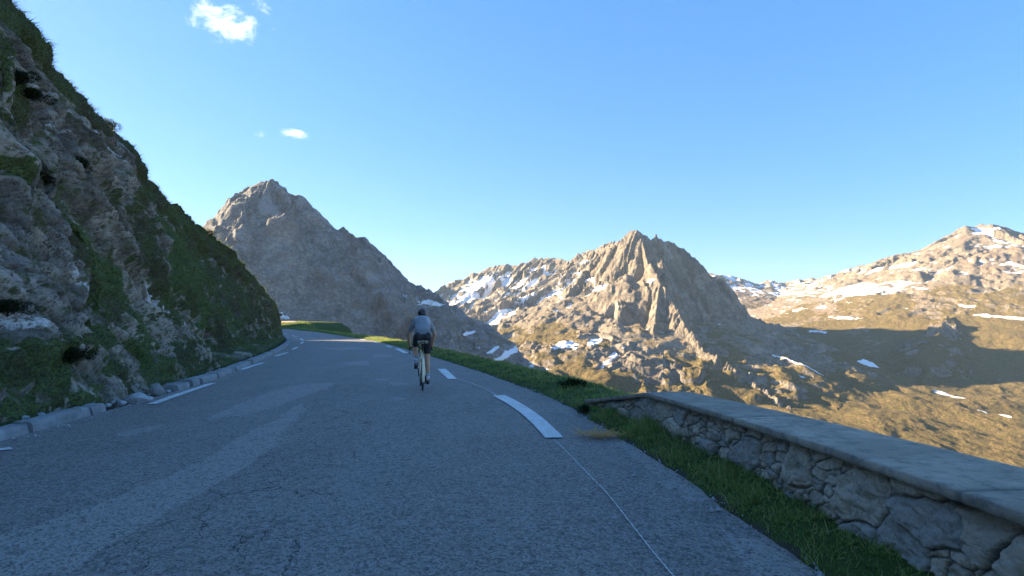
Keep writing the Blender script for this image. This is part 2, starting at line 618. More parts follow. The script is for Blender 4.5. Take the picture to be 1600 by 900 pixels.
def far_height(x, y):
    x = x.astype(np.float64)
    y = y.astype(np.float64)
    keys = list(MOUNT)
    H = np.full((len(keys) + 1, x.size), -1e9)
    ST = np.zeros((len(keys) + 1, x.size), np.float32)
    RG = np.zeros((len(keys) + 1, x.size), np.float32)
    far = np.hypot(x, y) > 140
    H[-1] = -190
    xf, yf = x[far], y[far]
    H[-1][far] = floor_z(xf, yf)
    base = []
    for k in keys:
        M = MOUNT[k]
        P = np.vstack([L[0] for L in M['lines']])
        R = 1100.0
        m = far & (x > P[:, 0].min() - R) & (x < P[:, 0].max() + R) & (y > P[:, 1].min() - R) & (y < P[:, 1].max() + R)
        idx = np.where(m)[0]
        h0, arc0, d0 = seg_field(x[idx], y[idx], M['lines'], M['foot'], M['cap'])
        full = np.full(x.size, -1e9)
        full[idx] = h0
        dfull = np.zeros(x.size)
        dfull[idx] = d0
        base.append((full, dfull))
    top = np.max(np.stack([b[0] for b in base] + [H[-1]], 0), 0)
    for i, k in enumerate(keys):
        M = MOUNT[k]
        full, dfull = base[i]
        idx = np.where(full > top - 85)[0]
        X, Y, h0, d0 = x[idx], y[idx], full[idx], dfull[idx]
        wx = X + 34 * fbm(X / 260, Y / 260, 3, 3) + 9 * fbm(X / 60, Y / 60, 3, 5)
        wy = Y + 34 * fbm(X / 260 + 40, Y / 260, 3, 4) + 9 * fbm(X / 60 + 9, Y / 60, 3, 6)
        h, arc, d = seg_field(wx, wy, M['lines'], M['foot'], M['cap'])
        h = h0 + (h - h0) * sstep(d0, 5, 70)      # the crest stays where it was measured
        a = M['amp']
        arc = (arc + 26 * fbm(X / 130, Y / 130, 3, 43 + i)) / M.get('gw', 1.0)
        rock = 1 - sstep(d, M['foot'] * M.get('rk', 1.0), M['foot'] * M.get('rk', 1.0) * 2.2) * (1 - M.get('low', 0.2))
        nr_ = M.get('near', 0.34)
        near = nr_ + (1 - nr_) * sstep(d0, 0, 45)
        wob = fbm(X / 80, Y / 80, 3, 40 + i)
        g = ridged(arc / 70.0 + 0.30 * wob, d / 800.0, 4, 20 + i, 0.55)
        g2 = ridged(arc / 24.0 + 0.5 * wob, d / 420.0, 3, 25 + i, 0.55)
        g3 = ridged(arc / 9.0 + 0.8 * wob, d / 230.0, 3, 28 + i, 0.55)
        iso = M.get('iso', 0.7)
        n1 = ridged(X / 170 + i * 9, Y / 170, 6, 50 + i, 0.55)
        n2 = fbm(X / 22, Y / 22, 4, 60 + i)
        rg = fbm(X / 175 + 7 * i, Y / 175, 4, 140 + i) + 0.25 * fbm(arc / 60.0, d / 200.0, 3, 150 + i) + M.get('rough', 0.0) + 0.22 * (1 - sstep(d0, 20, 160))
        rough = 0.16 + 0.84 * sstep(rg, -0.12, 0.16)
        RG[i][idx] = rough
        rock_l = rock
        rock = rock * rough
        h = h + a * rock_l * near * (54 * (g - 0.72) + rough * (28 * (g2 - 0.70) + 13 * (g3 - 0.65)) + (0.35 + 0.65 * rough) * 34 * iso * (n1 - 0.62)) + a * rock * 6.0 * n2 * (0.5 + 0.5 * sstep(d0, 0, 30)) + a * rock * 2.6 * fbm(X / 8.5, Y / 8.5, 3, 66 + i) + a * (1 - rock) * 1.5 * n2
        hs = h + 9 * wob
        fr = hs / 11.0 - np.floor(hs / 11.0)
        h = h + a * rock * 2.5 * (sstep(fr, 0.3, 0.7) - fr)
        H[i][idx] = h
        ST[i][idx] = 0.45 * fbm(arc / 17.0 + 1.2 * wob, d / 190.0, 4, 90 + i) + 0.45 * fbm(arc / 6.0 + 1.6 * wob, d / 70.0, 3, 94 + i) + 0.35 * fbm(arc / 60.0, d / 300.0 + hs / 300.0, 3, 96 + i)
    return H, ST, RG


def near_height(x, y):
    d, side, arc = dist_polyline(x, y, V_EDGE[::14])
    s = d * side
    drop = np.where(s > 0, 0.55 * s + 0.25 * np.minimum(s, 8), 0)
    dl, sl, _ = dist_polyline(x, y, L_EDGE[::14])
    left = np.clip(-dl * np.where(sl < 0, -1, 1) , None, 0)
    inl = np.where(sl < 0, dl, 0)
    up = np.clip(inl - 3.0, 0, None)
    z = road_z(np.clip(x, -90, 10), np.clip(y, -10, 118)) * (s <= 30) - 0.35 - drop
    z = z + np.where(sl < 0, np.minimum(up * 0.52, 10.0), 0.0)  # hill hidden behind the cliff, its height raised to shade the far verge
    z = z + 52 * np.exp(-((x + 125) / 30) ** 2 - ((y - 124) / 38) ** 2)  # added mound, out of view, to shade the bank beyond the bend
    return z + 0.8 * fbm(x / 14, y / 14, 4, 33) * np.clip(s / 15, 0, 1)


# ---- mesh: rings around the viewpoint, finer where the picture looks
def build_terrain():
    az = np.concatenate([np.linspace(-86, -46, 130, endpoint=False), np.linspace(-46, 47, 1500, endpoint=False), np.linspace(47, 75, 80)])
    az = np.radians(az)
    r = np.concatenate([np.geomspace(2.0, 60, 60, endpoint=False), np.geomspace(60, 480, 150, endpoint=False),
                        np.geomspace(480, 3300, 900, endpoint=False), np.geomspace(3300, 4600, 30)])
    A, Rr = np.meshgrid(az, r)
    X = Rr * np.sin(A)
    Y = Rr * np.cos(A)
    n_near = 260
    Hf, St, Rg = far_height(X.ravel(), Y.ravel())
    Hf = Hf.reshape(-1, *X.shape)
    St = St.reshape(-1, *X.shape)
    which = np.argmax(Hf, 0)
    rough = np.take_along_axis(Rg.reshape(-1, *X.shape), which[None], 0)[0]
    streak = np.take_along_axis(St, which[None], 0)[0]
    Z = np.max(Hf, 0)
    Zn = near_height(X[:n_near].ravel(), Y[:n_near].ravel()).reshape(n_near, -1)
    Zfull = Z.copy()
    # the road's own hillside, with the added shading mound
    hill = np.full(X.shape, -1e9)
    hill[:n_near] = Zn
    nearmask = (Rr < 700)
    hillz = np.where(nearmask, hill, -1e9)
    close = Rr < 150
    Zfull = np.where(hillz > Z, hillz, Z)
    Zfull = np.where(close, np.maximum(hillz, np.minimum(Z, hillz)), Zfull)
    which = np.where(hillz >= Zfull - 1e-6, 6, which)
    # fade to a distant plain beyond the last ridge
    Zfull = np.where(Rr > 3900, Zfull * np.clip(1 - (Rr - 3900) / 800, 0, 1), Zfull)
    V = np.stack([X, Y, Zfull], -1).reshape(-1, 3)
    return X, Y, Zfull, which, V, streak.ravel(), rough.ravel()


TX, TY, TZ, TW, TV, TSTREAK, TROUGH = build_terrain()


def terrain_hit(px, py):
    """first point of the far terrain met by the ray through a measured pixel"""
    d = pix_dir(px, py)
    azi = math.atan2(d[0], d[1])
    j = int(np.argmin(np.abs(np.arctan2(TX[400], TY[400]) - azi)))
    hr = np.hypot(TX[:, j], TY[:, j])
    zray = CAM_Z + hr * d[2] / math.hypot(d[0], d[1])
    k = np.where((TZ[:, j] > zray) & (hr > 250))[0]
    if len(k) == 0:
        return None
    k = k[0]
    return float(TX[k, j]), float(TY[k, j]), float(TZ[k, j])
def terrain_materials():
    m, nt, b = material("mountain_ground")
    P = nt.pos()
    snow = nt.attr('snow')
    green = nt.attr('green')
    scree = nt.attr('scree')
    red = nt.attr('red')
    n_big = nt.noise(P, 0.012, 6, 0.6)
    n_mid = nt.noise(P, 0.06, 6, 0.65)
    n_fin = nt.noise(P, 0.30, 6, 0.7)
    rock = nt.mix(nt.smooth(n_mid, 0.35, 0.68), (0.20, 0.168, 0.135), (0.45, 0.37, 0.275))
    rock = nt.mix(nt.smooth(n_big, 0.4, 0.7), rock, (0.36, 0.29, 0.205))
    rock = nt.mix(nt.smooth(n_fin, 0.40, 0.62), nt.mix(1.0, rock, (0.60, 0.60, 0.62), 'MULTIPLY'), rock)
    stk = nt.attr('streak')
    rock = nt.mix(nt.math('MULTIPLY', nt.smooth(stk, -0.05, -0.32), 0.65), rock, (0.115, 0.105, 0.095))
    rock = nt.mix(nt.math('MULTIPLY', nt.smooth(stk, 0.08, 0.36), 0.6), rock, (0.47, 0.42, 0.35))
    hsv = nt.n.new('ShaderNodeHueSaturation')
    hsv.inputs['Saturation'].default_value = 0.16
    hsv.inputs['Value'].default_value = 1.05
    nt.l.new(rock, hsv.inputs['Color'])
    rock = nt.mix(nt.attr('cool'), rock, hsv.outputs[0])
    sc = nt.mix(nt.smooth(n_fin, 0.3, 0.7), (0.22, 0.185, 0.14), (0.33, 0.27, 0.205))
    sc = nt.mix(red, sc, (0.33, 0.20, 0.125))
    gr = nt.mix(nt.smooth(n_fin, 0.35, 0.65), (0.12, 0.092, 0.042), (0.24, 0.175, 0.078))
    gr = nt.mix(nt.smooth(n_mid, 0.45, 0.65), gr, (0.165, 0.135, 0.055))
    col = nt.mix(nt.smooth(nt.math('ADD', scree, nt.math('MULTIPLY', nt.math('SUBTRACT', n_mid, 0.5), 0.9)), 0.40, 0.62), rock, sc)
    gf = nt.math('ADD', green, nt.math('ADD', nt.math('MULTIPLY', nt.math('SUBTRACT', n_mid, 0.5), 1.1),
                                       nt.math('MULTIPLY', nt.math('SUBTRACT', n_fin, 0.5), 0.8)))
    col = nt.mix(nt.smooth(gf, 0.42, 0.62), col, gr)
    sf = nt.math('ADD', snow, nt.math('ADD', nt.math('MULTIPLY', nt.math('SUBTRACT', n_mid, 0.5), 1.0),
                                      nt.math('MULTIPLY', nt.math('SUBTRACT', n_fin, 0.5), 0.9)))
    sf = nt.smooth(sf, 0.47, 0.53)
    col = nt.mix(sf, col, (0.82, 0.83, 0.85))
    nt.l.new(col, b.inputs['Base Color'])
    b.inputs['Roughness'].default_value = 0.95
    b.inputs['Specular IOR Level'].default_value = 0.1
    h = nt.math('ADD', nt.math('MULTIPLY', n_fin, 1.0), nt.math('MULTIPLY', n_mid, 2.0))
    h = nt.math('MULTIPLY', h, nt.math('SUBTRACT', 1.0, nt.math('MULTIPLY', sf, 0.8)))
    nt.l.new(nt.bump(h, 1.0, 7.0), b.inputs['Normal'])
    return m


def split_terrain():
    mat = terrain_materials()
    nr, nc = TX.shape
    x, y, z = TX.ravel(), TY.ravel(), TZ.ravel()
    # slope from the grid
    gr_ = np.gradient(TZ, axis=0) / np.maximum(np.gradient(np.hypot(TX, TY), axis=0), 1e-6)
    azs = np.arctan2(TX[500], TY[500])
    ga_ = np.gradient(TZ, axis=1) / (np.maximum(np.gradient(azs)[None, :], 1e-9) * np.hypot(TX, TY))
    slope = np.hypot(gr_, ga_).ravel()
    cool = np.where(TW.ravel() == 0, 1.0, np.where(TW.ravel() == 2, 0.25, 0.12))
    nz = fbm(x / 130, y / 130, 5, 201)
    nz2 = fbm(x / 40, y / 40, 4, 205)
    w = TW.ravel()
    green = 0.45 - 0.75 * (slope - 0.50) + 0.45 * nz - np.clip((z - 40) / 420, -0.35, 0.8)
    green = green + np.choose(w, [-0.55, -0.24, -0.35, -0.2, -0.22, -0.50, 0.1])
    green = green + np.where(w == 4, 0.30 * sstep(-z + 60 * nz, -190, 20) + 0.12 + 0.5 * TSTREAK, 0)
    soft_ = 1 - TROUGH
    conc = np.clip((blur(TZ, 9) - TZ).ravel() / 4.0, -1, 1)
    green = green + np.where(w < 5, 0.42 * soft_ - 0.10, 0) * np.where(w == 0, 0.2, 1.0)
    scree = 0.30 * soft_ + 0.50 - 1.3 * (slope - 0.62) + 0.35 * nz2
    red = np.clip(0.25 + 1.0 * fbm(x / 170, y / 300, 4, 211), 0, 1) * np.where(w == 4, np.clip(0.55 + 1.6 * TSTREAK, 0, 1), np.where(w == 3, 0.5, 0.15))
    snow = np.full(x.shape, -0.6)
    # old snow lying on the high, gentle ground of the far ridges
    sn = 0.55 * fbm(x / 120, y / 190, 4, 230) + 0.40 * nz2 - 0.45 * np.clip(slope - 0.45, -0.2, 1.0) + 0.30 * conc
    brk = fbm(x / 24, y / 100, 4, 239)
    extra = {2: 0.55 * np.exp(-((z - 125) / 75) ** 2) * sstep(x, -380, -250) * (1 - sstep(x, 120, 260)) + 0.25 * np.clip(slope - 0.45, 0, 1), 3: 0.16, 4: 0.0}
    for wi, z0, k in ((2, 150, 0.0012), (3, 60, 0.0030), (4, 250, 0.0010)):
        sk = sn if wi != 3 else 0.35 * conc + 0.75 * fbm(x / 70, y / 260, 5, 233) + 0.75 * fbm(x / 22, y / 110, 4, 237) - 0.2
        snow = np.where(w == wi, np.clip(0.16 + sk + (z - z0) * k + extra[wi], -0.6, 0.7), snow)
    for (px, py, a, bb, ang, st) in SNOWFIELDS:
        hit = terrain_hit(px, py)
        if hit is None:
            continue
        ca, sa = math.cos(rad(ang)), math.sin(rad(ang))
        dx, dz, dy = x - hit[0], z - hit[2], y - hit[1]
        e = ((dx * ca + dz * sa) / a) ** 2 + ((-dx * sa + dz * ca) / bb) ** 2 + (dy / (a * 2.5)) ** 2
        snow = np.maximum(snow, np.where(e < 3.5, np.clip(np.where(w == 3, sn - 0.42 + 0.9 * brk, sn + 0.3 * brk) + st * np.exp(-e), -0.6, 0.8), -0.6))
    # single snow patches: measured centre px, half sizes (m), angle
    w1 = fbm(x / 34, y / 34 + z / 20, 4, 261)
    w2 = fbm(x / 34 + 31, y / 34 + z / 20, 4, 262)
    for (px, py, a, bb, ang, st) in SNOW:
        hit = terrain_hit(px, py)
        if hit is None:
            continue
        X0, Y0, Z0 = hit
        ca, sa = math.cos(rad(ang)), math.sin(rad(ang))
        dx, dz, dyy = x - X0, z - Z0, y - Y0
        u = (dx * ca + dz * sa) / a + 0.9 * w1
        v = (-dx * sa + dz * ca) / bb + 1.1 * w2
        e = u * u + v * v + (dyy / max(a * 2.2, 120.0)) ** 2
        snow = np.maximum(snow, np.clip(st * (1.2 - e * 0.7), -0.6, 0.95))
    for (px, py, rx, sx, add) in GREENS:
        hit = terrain_hit(px, py)
        if hit is None:
            continue
        e = ((x - hit[0]) / rx) ** 2 + ((y - hit[1]) / (rx * 1.5)) ** 2 + ((z - hit[2]) / sx) ** 2
        green = green + add * np.exp(-e)
    q = grid_faces(nr, nc, True)
    fw = TW[:-1, :-1].ravel()
    names = {0: 'mountain', 1: 'mountain', 2: 'mountain_ridge', 3: 'mountain_ridge', 4: 'mountain', 5: 'valley', 6: 'ground'}
    for i in range(7):
        fq = q[fw == i]
        if len(fq) == 0:
            continue
        used, inv = np.unique(fq.ravel(), return_inverse=True)
        o = mesh_from(names[i], TV[used], inv.reshape(-1, 4), mat, True,
                      dict(snow=snow[used], green=green[used], scree=scree[used], red=red[used], streak=TSTREAK[used], cool=cool[used]))
        structure(o)


SNOWFIELDS = [(768, 446, 110, 40, 14, 1.6), (735, 464, 80, 26, 20, 1.45), (830, 464, 90, 20, 25, 1.35), (850, 418, 120, 14, 5, 1.0), (705, 448, 50, 24, 0, 1.3), (780, 488, 60, 22, 30, 1.1),
              (645, 464, 26, 12, -35, 0.9), (1370, 420, 120, 8, 8, 0.95), (1330, 455, 160, 24, 8, 0.85), (1200, 458, 200, 28, 0, 0.9), (1270, 445, 160, 18, 0, 0.8),
              (1540, 365, 60, 14, -10, 0.8), (1570, 385, 60, 22, -10, 0.9), (1560, 410, 80, 22, -20, 0.6)]
SNOW = [
    (885, 540, 26, 7, 5, 1.0), (928, 535, 18, 5, 15, 1.0), (800, 490, 16, 6, 40, 0.8), (778, 500, 20, 8, 55, 0.9),
    (958, 563, 34, 3.2, 32, 1.0), (796, 553, 20, 4, 25, 1.0), (826, 575, 18, 2.0, 28, 1.0), (770, 548, 9, 2, 25, 0.9),
    (672, 474, 14, 4, -10, 0.9), (1240, 568, 30, 2.2, -35, 1.0), (1362, 568, 20, 6, 0, 1.0), (1470, 614, 11, 4, -5, 1.0),
    (1512, 480, 12, 6, 0, 0.9), (1540, 493, 20, 5, 0, 0.8), (1585, 497, 34, 5, -8, 0.9), (1566, 378, 26, 12, -10, 1.0), (1530, 360, 30, 8, -10, 1.0),
    (1573, 650, 4, 1.5, 0, 0.8), (1315, 497, 26, 6, 0, 0.8), (1275, 518, 18, 5, 0, 0.7), (1018, 440, 10, 5, 40, 0.8),
    (912, 412, 22, 6, 0, 0.8), (905, 430, 14, 5, 0, 0.7), (922, 438, 16, 6, 20, 0.7), (938, 450, 16, 6, 25, 0.8), (735, 520, 8, 3, 20, 0.7), (700, 560, 5, 2, 10, 0.7),
    (745, 545, 4, 2, 10, 0.7),
]
GREENS = [(960, 600, 90, 50, 0.6), (1110, 600, 60, 50, 0.55), (850, 528, 60, 30, 0.5), (1030, 470, 60, 60, 0.3), (1500, 600, 260, 120, 0.35), (1560, 690, 260, 90, 0.4),
          (1400, 480, 160, 60, 0.25)]
split_terrain()
# ------------------------------------------------------------------ asphalt
def poly_sd(x, y, P):
    """signed distance to a polygon, + inside"""
    P = np.asarray(P, float)
    d = np.full(x.shape, 1e9)
    ins = np.zeros(x.shape, bool)
    n = len(P)
    for k in range(n):
        ax, ay = P[k]
        bx, by = P[(k + 1) % n]
        ex, ey = bx - ax, by - ay
        t = np.clip(((x - ax) * ex + (y - ay) * ey) / (ex * ex + ey * ey), 0, 1)
        d = np.minimum(d, np.hypot(x - ax - t * ex, y - ay - t * ey))
        c = (ay > y) != (by > y)
        xi = (bx - ax) * (y - ay) / (by - ay + 1e-12) + ax
        ins ^= c & (x < xi)
    return np.where(ins, d, -d)


def GP(*pts):
    return [gnd(*p) for p in pts]


# worn, paler strips of old surfacing and the darker relaid lane, measured on the road plane
PALE = [
    (GP((100, 900), (-60, 900), (-60, 860), (120, 800), (260, 745), (330, 712), (395, 672), (440, 652), (470, 628), (480, 640), (450, 670), (425, 695), (390, 728), (330, 760), (250, 805), (170, 855)), 0.9),
    (GP((322, 655), (350, 640), (420, 612), (470, 600), (530, 598), (510, 608), (470, 622), (420, 640), (370, 653)), 0.85),
    (GP((170, 678), (215, 668), (262, 663), (240, 672), (200, 680)), 0.8),
    (GP((538, 566), (575, 564), (580, 570), (540, 571)), 0.8),
    (GP((493, 543), (560, 542), (575, 545), (530, 548)), 0.6), (GP((580, 553), (615, 554), (610, 558), (580, 558)), 0.6),
    (GP((583, 592), (610, 591), (608, 595), (584, 595)), 0.7), (GP((610, 597), (638, 598), (636, 602), (612, 601)), 0.6),
    (GP((610, 621), (636, 620), (634, 624), (612, 625)), 0.7), (GP((520, 535), (620, 537), (610, 541), (520, 539)), 0.4),
    (GP((965, 690), (985, 690), (1060, 745), (1105, 780), (1075, 783), (1030, 745)), 1.5),
    (GP((1130, 832), (1175, 842), (1245, 878), (1290, 915), (1180, 915), (1165, 872)), 1.4),
]
DIRT = [(GP((1060, 785), (1110, 782), (1160, 800), (1200, 835), (1130, 830), (1085, 808)), 0.5),
        (GP((880, 640), (930, 670), (990, 700), (1080, 765), (1150, 810), (1250, 870), (1290, 900), (1330, 900), (1200, 800), (1010, 690)), 0.28)]


def road_material():
    m, nt, b = material("asphalt")
    P = nt.pos()
    pale, dirt, wheel = nt.attr('pale'), nt.attr('dirt'), nt.attr('wheel')
    crk = nt.attr('crack')
    ag = nt.noise(P, 110, 3, 0.7)
    ag2 = nt.voronoi(P, 75, 'F1')
    chv = nt.n.new('ShaderNodeSeparateColor')
    nt.l.new(nt.voronoi(P, 75, 'F1', 'Color'), chv.inputs[0])
    chip = chv.outputs[0]
    chv2 = nt.n.new('ShaderNodeSeparateColor')
    nt.l.new(nt.voronoi(P, 30, 'F1', 'Color'), chv2.inputs[0])
    chip2 = chv2.outputs[0]
    grain = nt.noise(P, 28, 4, 0.75)
    blot = nt.noise(P, 0.9, 6, 0.62)
    blot2 = nt.noise(nt.mapping(P, (1.6, 0.35, 1)), 1.0, 5, 0.6)
    base = nt.mix(nt.smooth(blot, 0.3, 0.7), (0.185, 0.155, 0.132), (0.240, 0.205, 0.175))
    base = nt.mix(nt.smooth(blot2, 0.45, 0.75), base, (0.26, 0.225, 0.195))
    base = nt.mix(wheel, base, (0.25, 0.23, 0.215))
    pf = nt.smooth(nt.math('ADD', pale, nt.math('ADD', nt.math('MULTIPLY', nt.math('SUBTRACT', grain, 0.5), 0.8), nt.math('MULTIPLY', nt.math('SUBTRACT', blot, 0.5), 0.5))), 0.36, 0.62)
    base = nt.mix(nt.math('MULTIPLY', pf, 0.66), base, (0.40, 0.355, 0.315))
    # chippings
    st = nt.math('MULTIPLY', nt.smooth(ag2, 0.10, 0.34), nt.smooth(ag, 0.35, 0.7))
    base = nt.mix(nt.math('MULTIPLY', st, 0.62), base, nt.mix(0.5, base, (0.34, 0.34, 0.345)))
    base = nt.mix(nt.math('MULTIPLY', nt.smooth(chip, 0.70, 0.95), 0.75), base, (0.34, 0.33, 0.32))
    base = nt.mix(nt.math('MULTIPLY', nt.smooth(chip, 0.35, 0.10), 0.65), base, (0.035, 0.035, 0.036))
    base = nt.mix(nt.math('MULTIPLY', nt.smooth(chip2, 0.80, 0.97), 0.40), base, (0.30, 0.29, 0.28))
    base = nt.mix(nt.math('MULTIPLY', nt.smooth(chip2, 0.20, 0.05), 0.40), base, (0.04, 0.04, 0.04))
    dk = nt.smooth(ag, 0.50, 0.32)
    base = nt.mix(nt.math('MULTIPLY', dk, 0.55), base, (0.022, 0.023, 0.026))
    gp = nt.smooth(grain, 0.62, 0.78)
    base = nt.mix(nt.math('MULTIPLY', gp, 0.55), base, (0.26, 0.26, 0.265))
    df = nt.smooth(nt.math('ADD', dirt, nt.math('MULTIPLY', nt.math('SUBTRACT', grain, 0.5), 1.0)), 0.35, 0.65)
    base = nt.mix(nt.math('MULTIPLY', df, 0.6), base, nt.mix(grain, (0.030, 0.030, 0.026), (0.075, 0.068, 0.055)))
    # cracks: edges of warped cells, open only where the surfacing is tired
    wv = nt.n.new('ShaderNodeVectorMath')
    wv.operation = 'ADD'
    wn = nt.n.new('ShaderNodeTexNoise')
    wn.inputs['Scale'].default_value = 2.4
    wn.inputs['Detail'].default_value = 5
    nt.l.new(P, wn.inputs['Vector'])
    sc_ = nt.vmath('SCALE', wn.outputs['Color'])
    sc_.inputs['Scale'].default_value = 0.55
    nt.l.new(P, wv.inputs[0])
    nt.l.new(sc_.outputs[0], wv.inputs[1])
    ce = nt.voronoi(nt.mapping(wv.outputs[0], (1.7, 0.9, 1), (0, 0, 0.5)), 1.5, 'DISTANCE_TO_EDGE')
    cm = nt.math('MULTIPLY', nt.smooth(ce, 0.010, 0.003), nt.smooth(nt.math('ADD', crk, nt.math('MULTIPLY', nt.math('SUBTRACT', blot, 0.5), 1.4)), 0.70, 0.80))
    base = nt.mix(nt.math('MULTIPLY', cm, 0.85), base, (0.018, 0.019, 0.021))
    nt.l.new(base, b.inputs['Base Color'])
    b.inputs['Roughness'].default_value = 0.72
    b.inputs['Specular IOR Level'].default_value = 0.35
    h = nt.math('ADD', nt.math('MULTIPLY', ag, 0.5), nt.math('ADD', nt.math('MULTIPLY', ag2, 0.6), nt.math('MULTIPLY', grain, 0.9)))
    h = nt.math('SUBTRACT', h, nt.math('MULTIPLY', cm, 1.5))
    nt.l.new(nt.bump(h, 0.75, 0.012), b.inputs['Normal'])
    return m


def build_road():
    n = 900
    u = np.concatenate([np.linspace(0, 4.0, 500, endpoint=False), np.linspace(4.0, len(R_PTS) - 1, 400)])
    uu = np.linspace(0, len(R_PTS) - 1, 600)
    R = np.stack([np.interp(u, uu, R_EDGE[:, k]) for k in (0, 1)], 1)
    L = np.stack([np.interp(u, uu, L_EDGE[:, k]) for k in (0, 1)], 1)
    w = np.linspace(0, 1, 190)
    X = L[:, None, 0] + (R - L)[:, None, 0] * w
    Y = L[:, None, 1] + (R - L)[:, None, 1] * w
    # frayed right-hand edge
    fray = 0.10 * fbm(Y[:, -1] / 0.9, Y[:, -1] * 0, 4, 301)
    X = X + fray[:, None] * sstep(w, 0.9, 1.0)
    x, y = X.ravel(), Y.ravel()
    W = np.broadcast_to(w, X.shape).ravel()
    cam_ = 0.035 * (1 - (2 * W - 1) ** 2) - 0.035 * 0.6
    Z = road_z(x, y) + 0.008 * fbm(x / 1.4, y / 2.2, 3, 305) + 0.003 * fbm(x / .3, y / .3, 3, 306)
    wx = x + 0.10 * fbm(x / 0.5, y / 0.5, 4, 311)
    wy = y + 0.28 * fbm(x / 0.6, y / 0.6, 4, 312)
    pale = np.zeros(x.shape)
    for P, s in PALE:
        sd = poly_sd(wx, wy, P)
        pale = np.maximum(pale, s * sstep(sd, -0.06, 0.06))
    dirt = np.zeros(x.shape)
    for P, s in DIRT:
        dirt = np.maximum(dirt, s * sstep(poly_sd(wx, wy, P), -0.35, 0.25))
    wheel = 0.38 * (np.exp(-((W - 0.62) / 0.06) ** 2) + np.exp(-((W - 0.30) / 0.08) ** 2))
    crack = 0.10 + 0.85 * sstep(poly_sd(x, y, GP((100, 900), (300, 790), (430, 690), (500, 610), (560, 580), (600, 620), (560, 720), (470, 900))), -0.6, 0.3)
    crack = np.where(y > 16, crack * 0.3, crack)
    V = np.stack([x, y, Z], 1)
    o = mesh_from('road', V, grid_faces(*X.shape, True), road_material(), True, dict(pale=pale, dirt=dirt, wheel=wheel, crack=crack))
    structure(o)


build_road()


# ------------------------------------------------------------------ painted markings
def paint_material():
    m, nt, b = material("road_paint")
    P = nt.pos()
    n = nt.noise(P, 45, 5, 0.7)
    n2 = nt.noise(P, 3.0, 5, 0.6)
    c = nt.mix(nt.smooth(n2, 0.3, 0.7), (0.56, 0.57, 0.57), (0.70, 0.71, 0.71))
    c = nt.mix(nt.math('MULTIPLY', nt.smooth(n, 0.50, 0.64), 0.7), c, (0.22, 0.21, 0.20))
    nt.l.new(c, b.inputs['Base Color'])
    b.inputs['Roughness'].default_value = 0.6
    nt.l.new(nt.bump(n, 0.4, 0.008), b.inputs['Normal'])
    return m


M_PAINT = paint_material()


def ribbon(P, w0, w1=None, z=0.013, step=0.08, ragged=0.006, seed=0):
    P = resample(P, step=step)
    T = np.gradient(P, axis=0)
    T /= np.linalg.norm(T, axis=1)[:, None]
    N = np.stack([T[:, 1], -T[:, 0]], 1)
    n = len(P)
    w = np.linspace(w0, w1 if w1 is not None else w0, n)
    k = 5
    s = np.linspace(-0.5, 0.5, k)
    rg = ragged * fbm(np.arange(n) * 0.37 + seed * 9.1, np.zeros(n), 3, 350 + seed)
    rg2 = ragged * fbm(np.arange(n) * 0.41 + seed * 5.1 + 99, np.zeros(n), 3, 351 + seed)
    ww = w[:, None] * s[None, :]
    ww[:, 0] += rg
    ww[:, -1] += rg2
    XY = P[:, None, :] + N[:, None, :] * ww[..., None]
    X, Y = XY[..., 0], XY[..., 1]
    Z = road_z(X, Y) + z + 0.008 * fbm(X / 1.4, Y / 2.2, 3, 305) + 0.003 * fbm(X / .3, Y / .3, 3, 306)
    return np.stack([X, Y, Z], -1).reshape(-1, 3), grid_faces(n, k, True)


def join_ribbons(name, rib, mat):
    V, Fq, o = [], [], 0
    for v, f in rib:
        V.append(v)
        Fq.append(f + o)
        o += len(v)
    ob = mesh_from(name, np.vstack(V), np.vstack(Fq), mat, True)
    structure(ob)
    return ob


# right-hand dashes, from measured ends (near, far)
RD = [((866, 685), (779, 619)), ((707, 593), (690, 577)), ((635, 552), (620, 545)), ((612, 543), (604, 540.5)), ((591, 536.5), (584, 534.5)), ((571, 531.5), (563, 530))]
rib = []
for i, (a, c) in enumerate(RD):
    A, B = np.array(gnd(*a)), np.array(gnd(*c))
    mid = (A + B) / 2
    if i == 0:
        mid = np.array(gnd(821, 643))
        mid = 2 * mid - (A + B) / 2
        P = [A * (1 - t) ** 2 + 2 * mid * t * (1 - t) + B * t * t for t in np.linspace(0, 1, 20)]
    else:
        P = [A, mid, B]
    rib.append(ribbon(P, 0.215, 0.24, seed=i))
# one more dash behind the viewpoint keeps the rhythm
rib.append(ribbon([(1.15, 0.9), (1.25, -2.1)], 0.21, seed=9))
join_ribbons('right_edge_line', rib, M_PAINT)
# left-hand dashes
LD = [((-12, 706), (18, 702)), ((237, 632), (332, 599.5)), ((376, 578.5), (411, 567)), ((430, 557), (449, 551)), ((457, 546.3), (465, 542.5)), ((470, 537.2), (474, 534.3)),
      ((473.5, 532), (469.5, 529.2)), ((464, 526.5), (456, 524.2)), ((449, 522.5), (441, 521))]
rib = []
for i, (a, c) in enumerate(LD):
    A, B = np.array(gnd(*a)), np.array(gnd(*c))
    if i == 0:
        A = B + (A - B) / np.linalg.norm(A - B) * 3.0
    rib.append(ribbon([A, (A + B) / 2, B], 0.15 if i != 6 else 0.17, seed=20 + i))
join_ribbons('left_edge_line', rib, M_PAINT)
# thin setting-out line of white paint through the right-hand dashes
P = [gnd(*p) for p in ((1075, 925), (1050, 900), (1018, 862), (985, 820), (950, 775), (918, 742), (890, 712), (866, 688))]
Q = [gnd(*p) for p in ((776, 619), (757, 608), (735, 599), (716, 594))]
join_ribbons('setting_out_line', [ribbon(spline(P, 80), 0.006, 0.006, seed=41, ragged=0.006, step=0.02), ribbon(spline(Q, 40), 0.012, 0.018, seed=42, ragged=0.015, step=0.03)], M_PAINT)


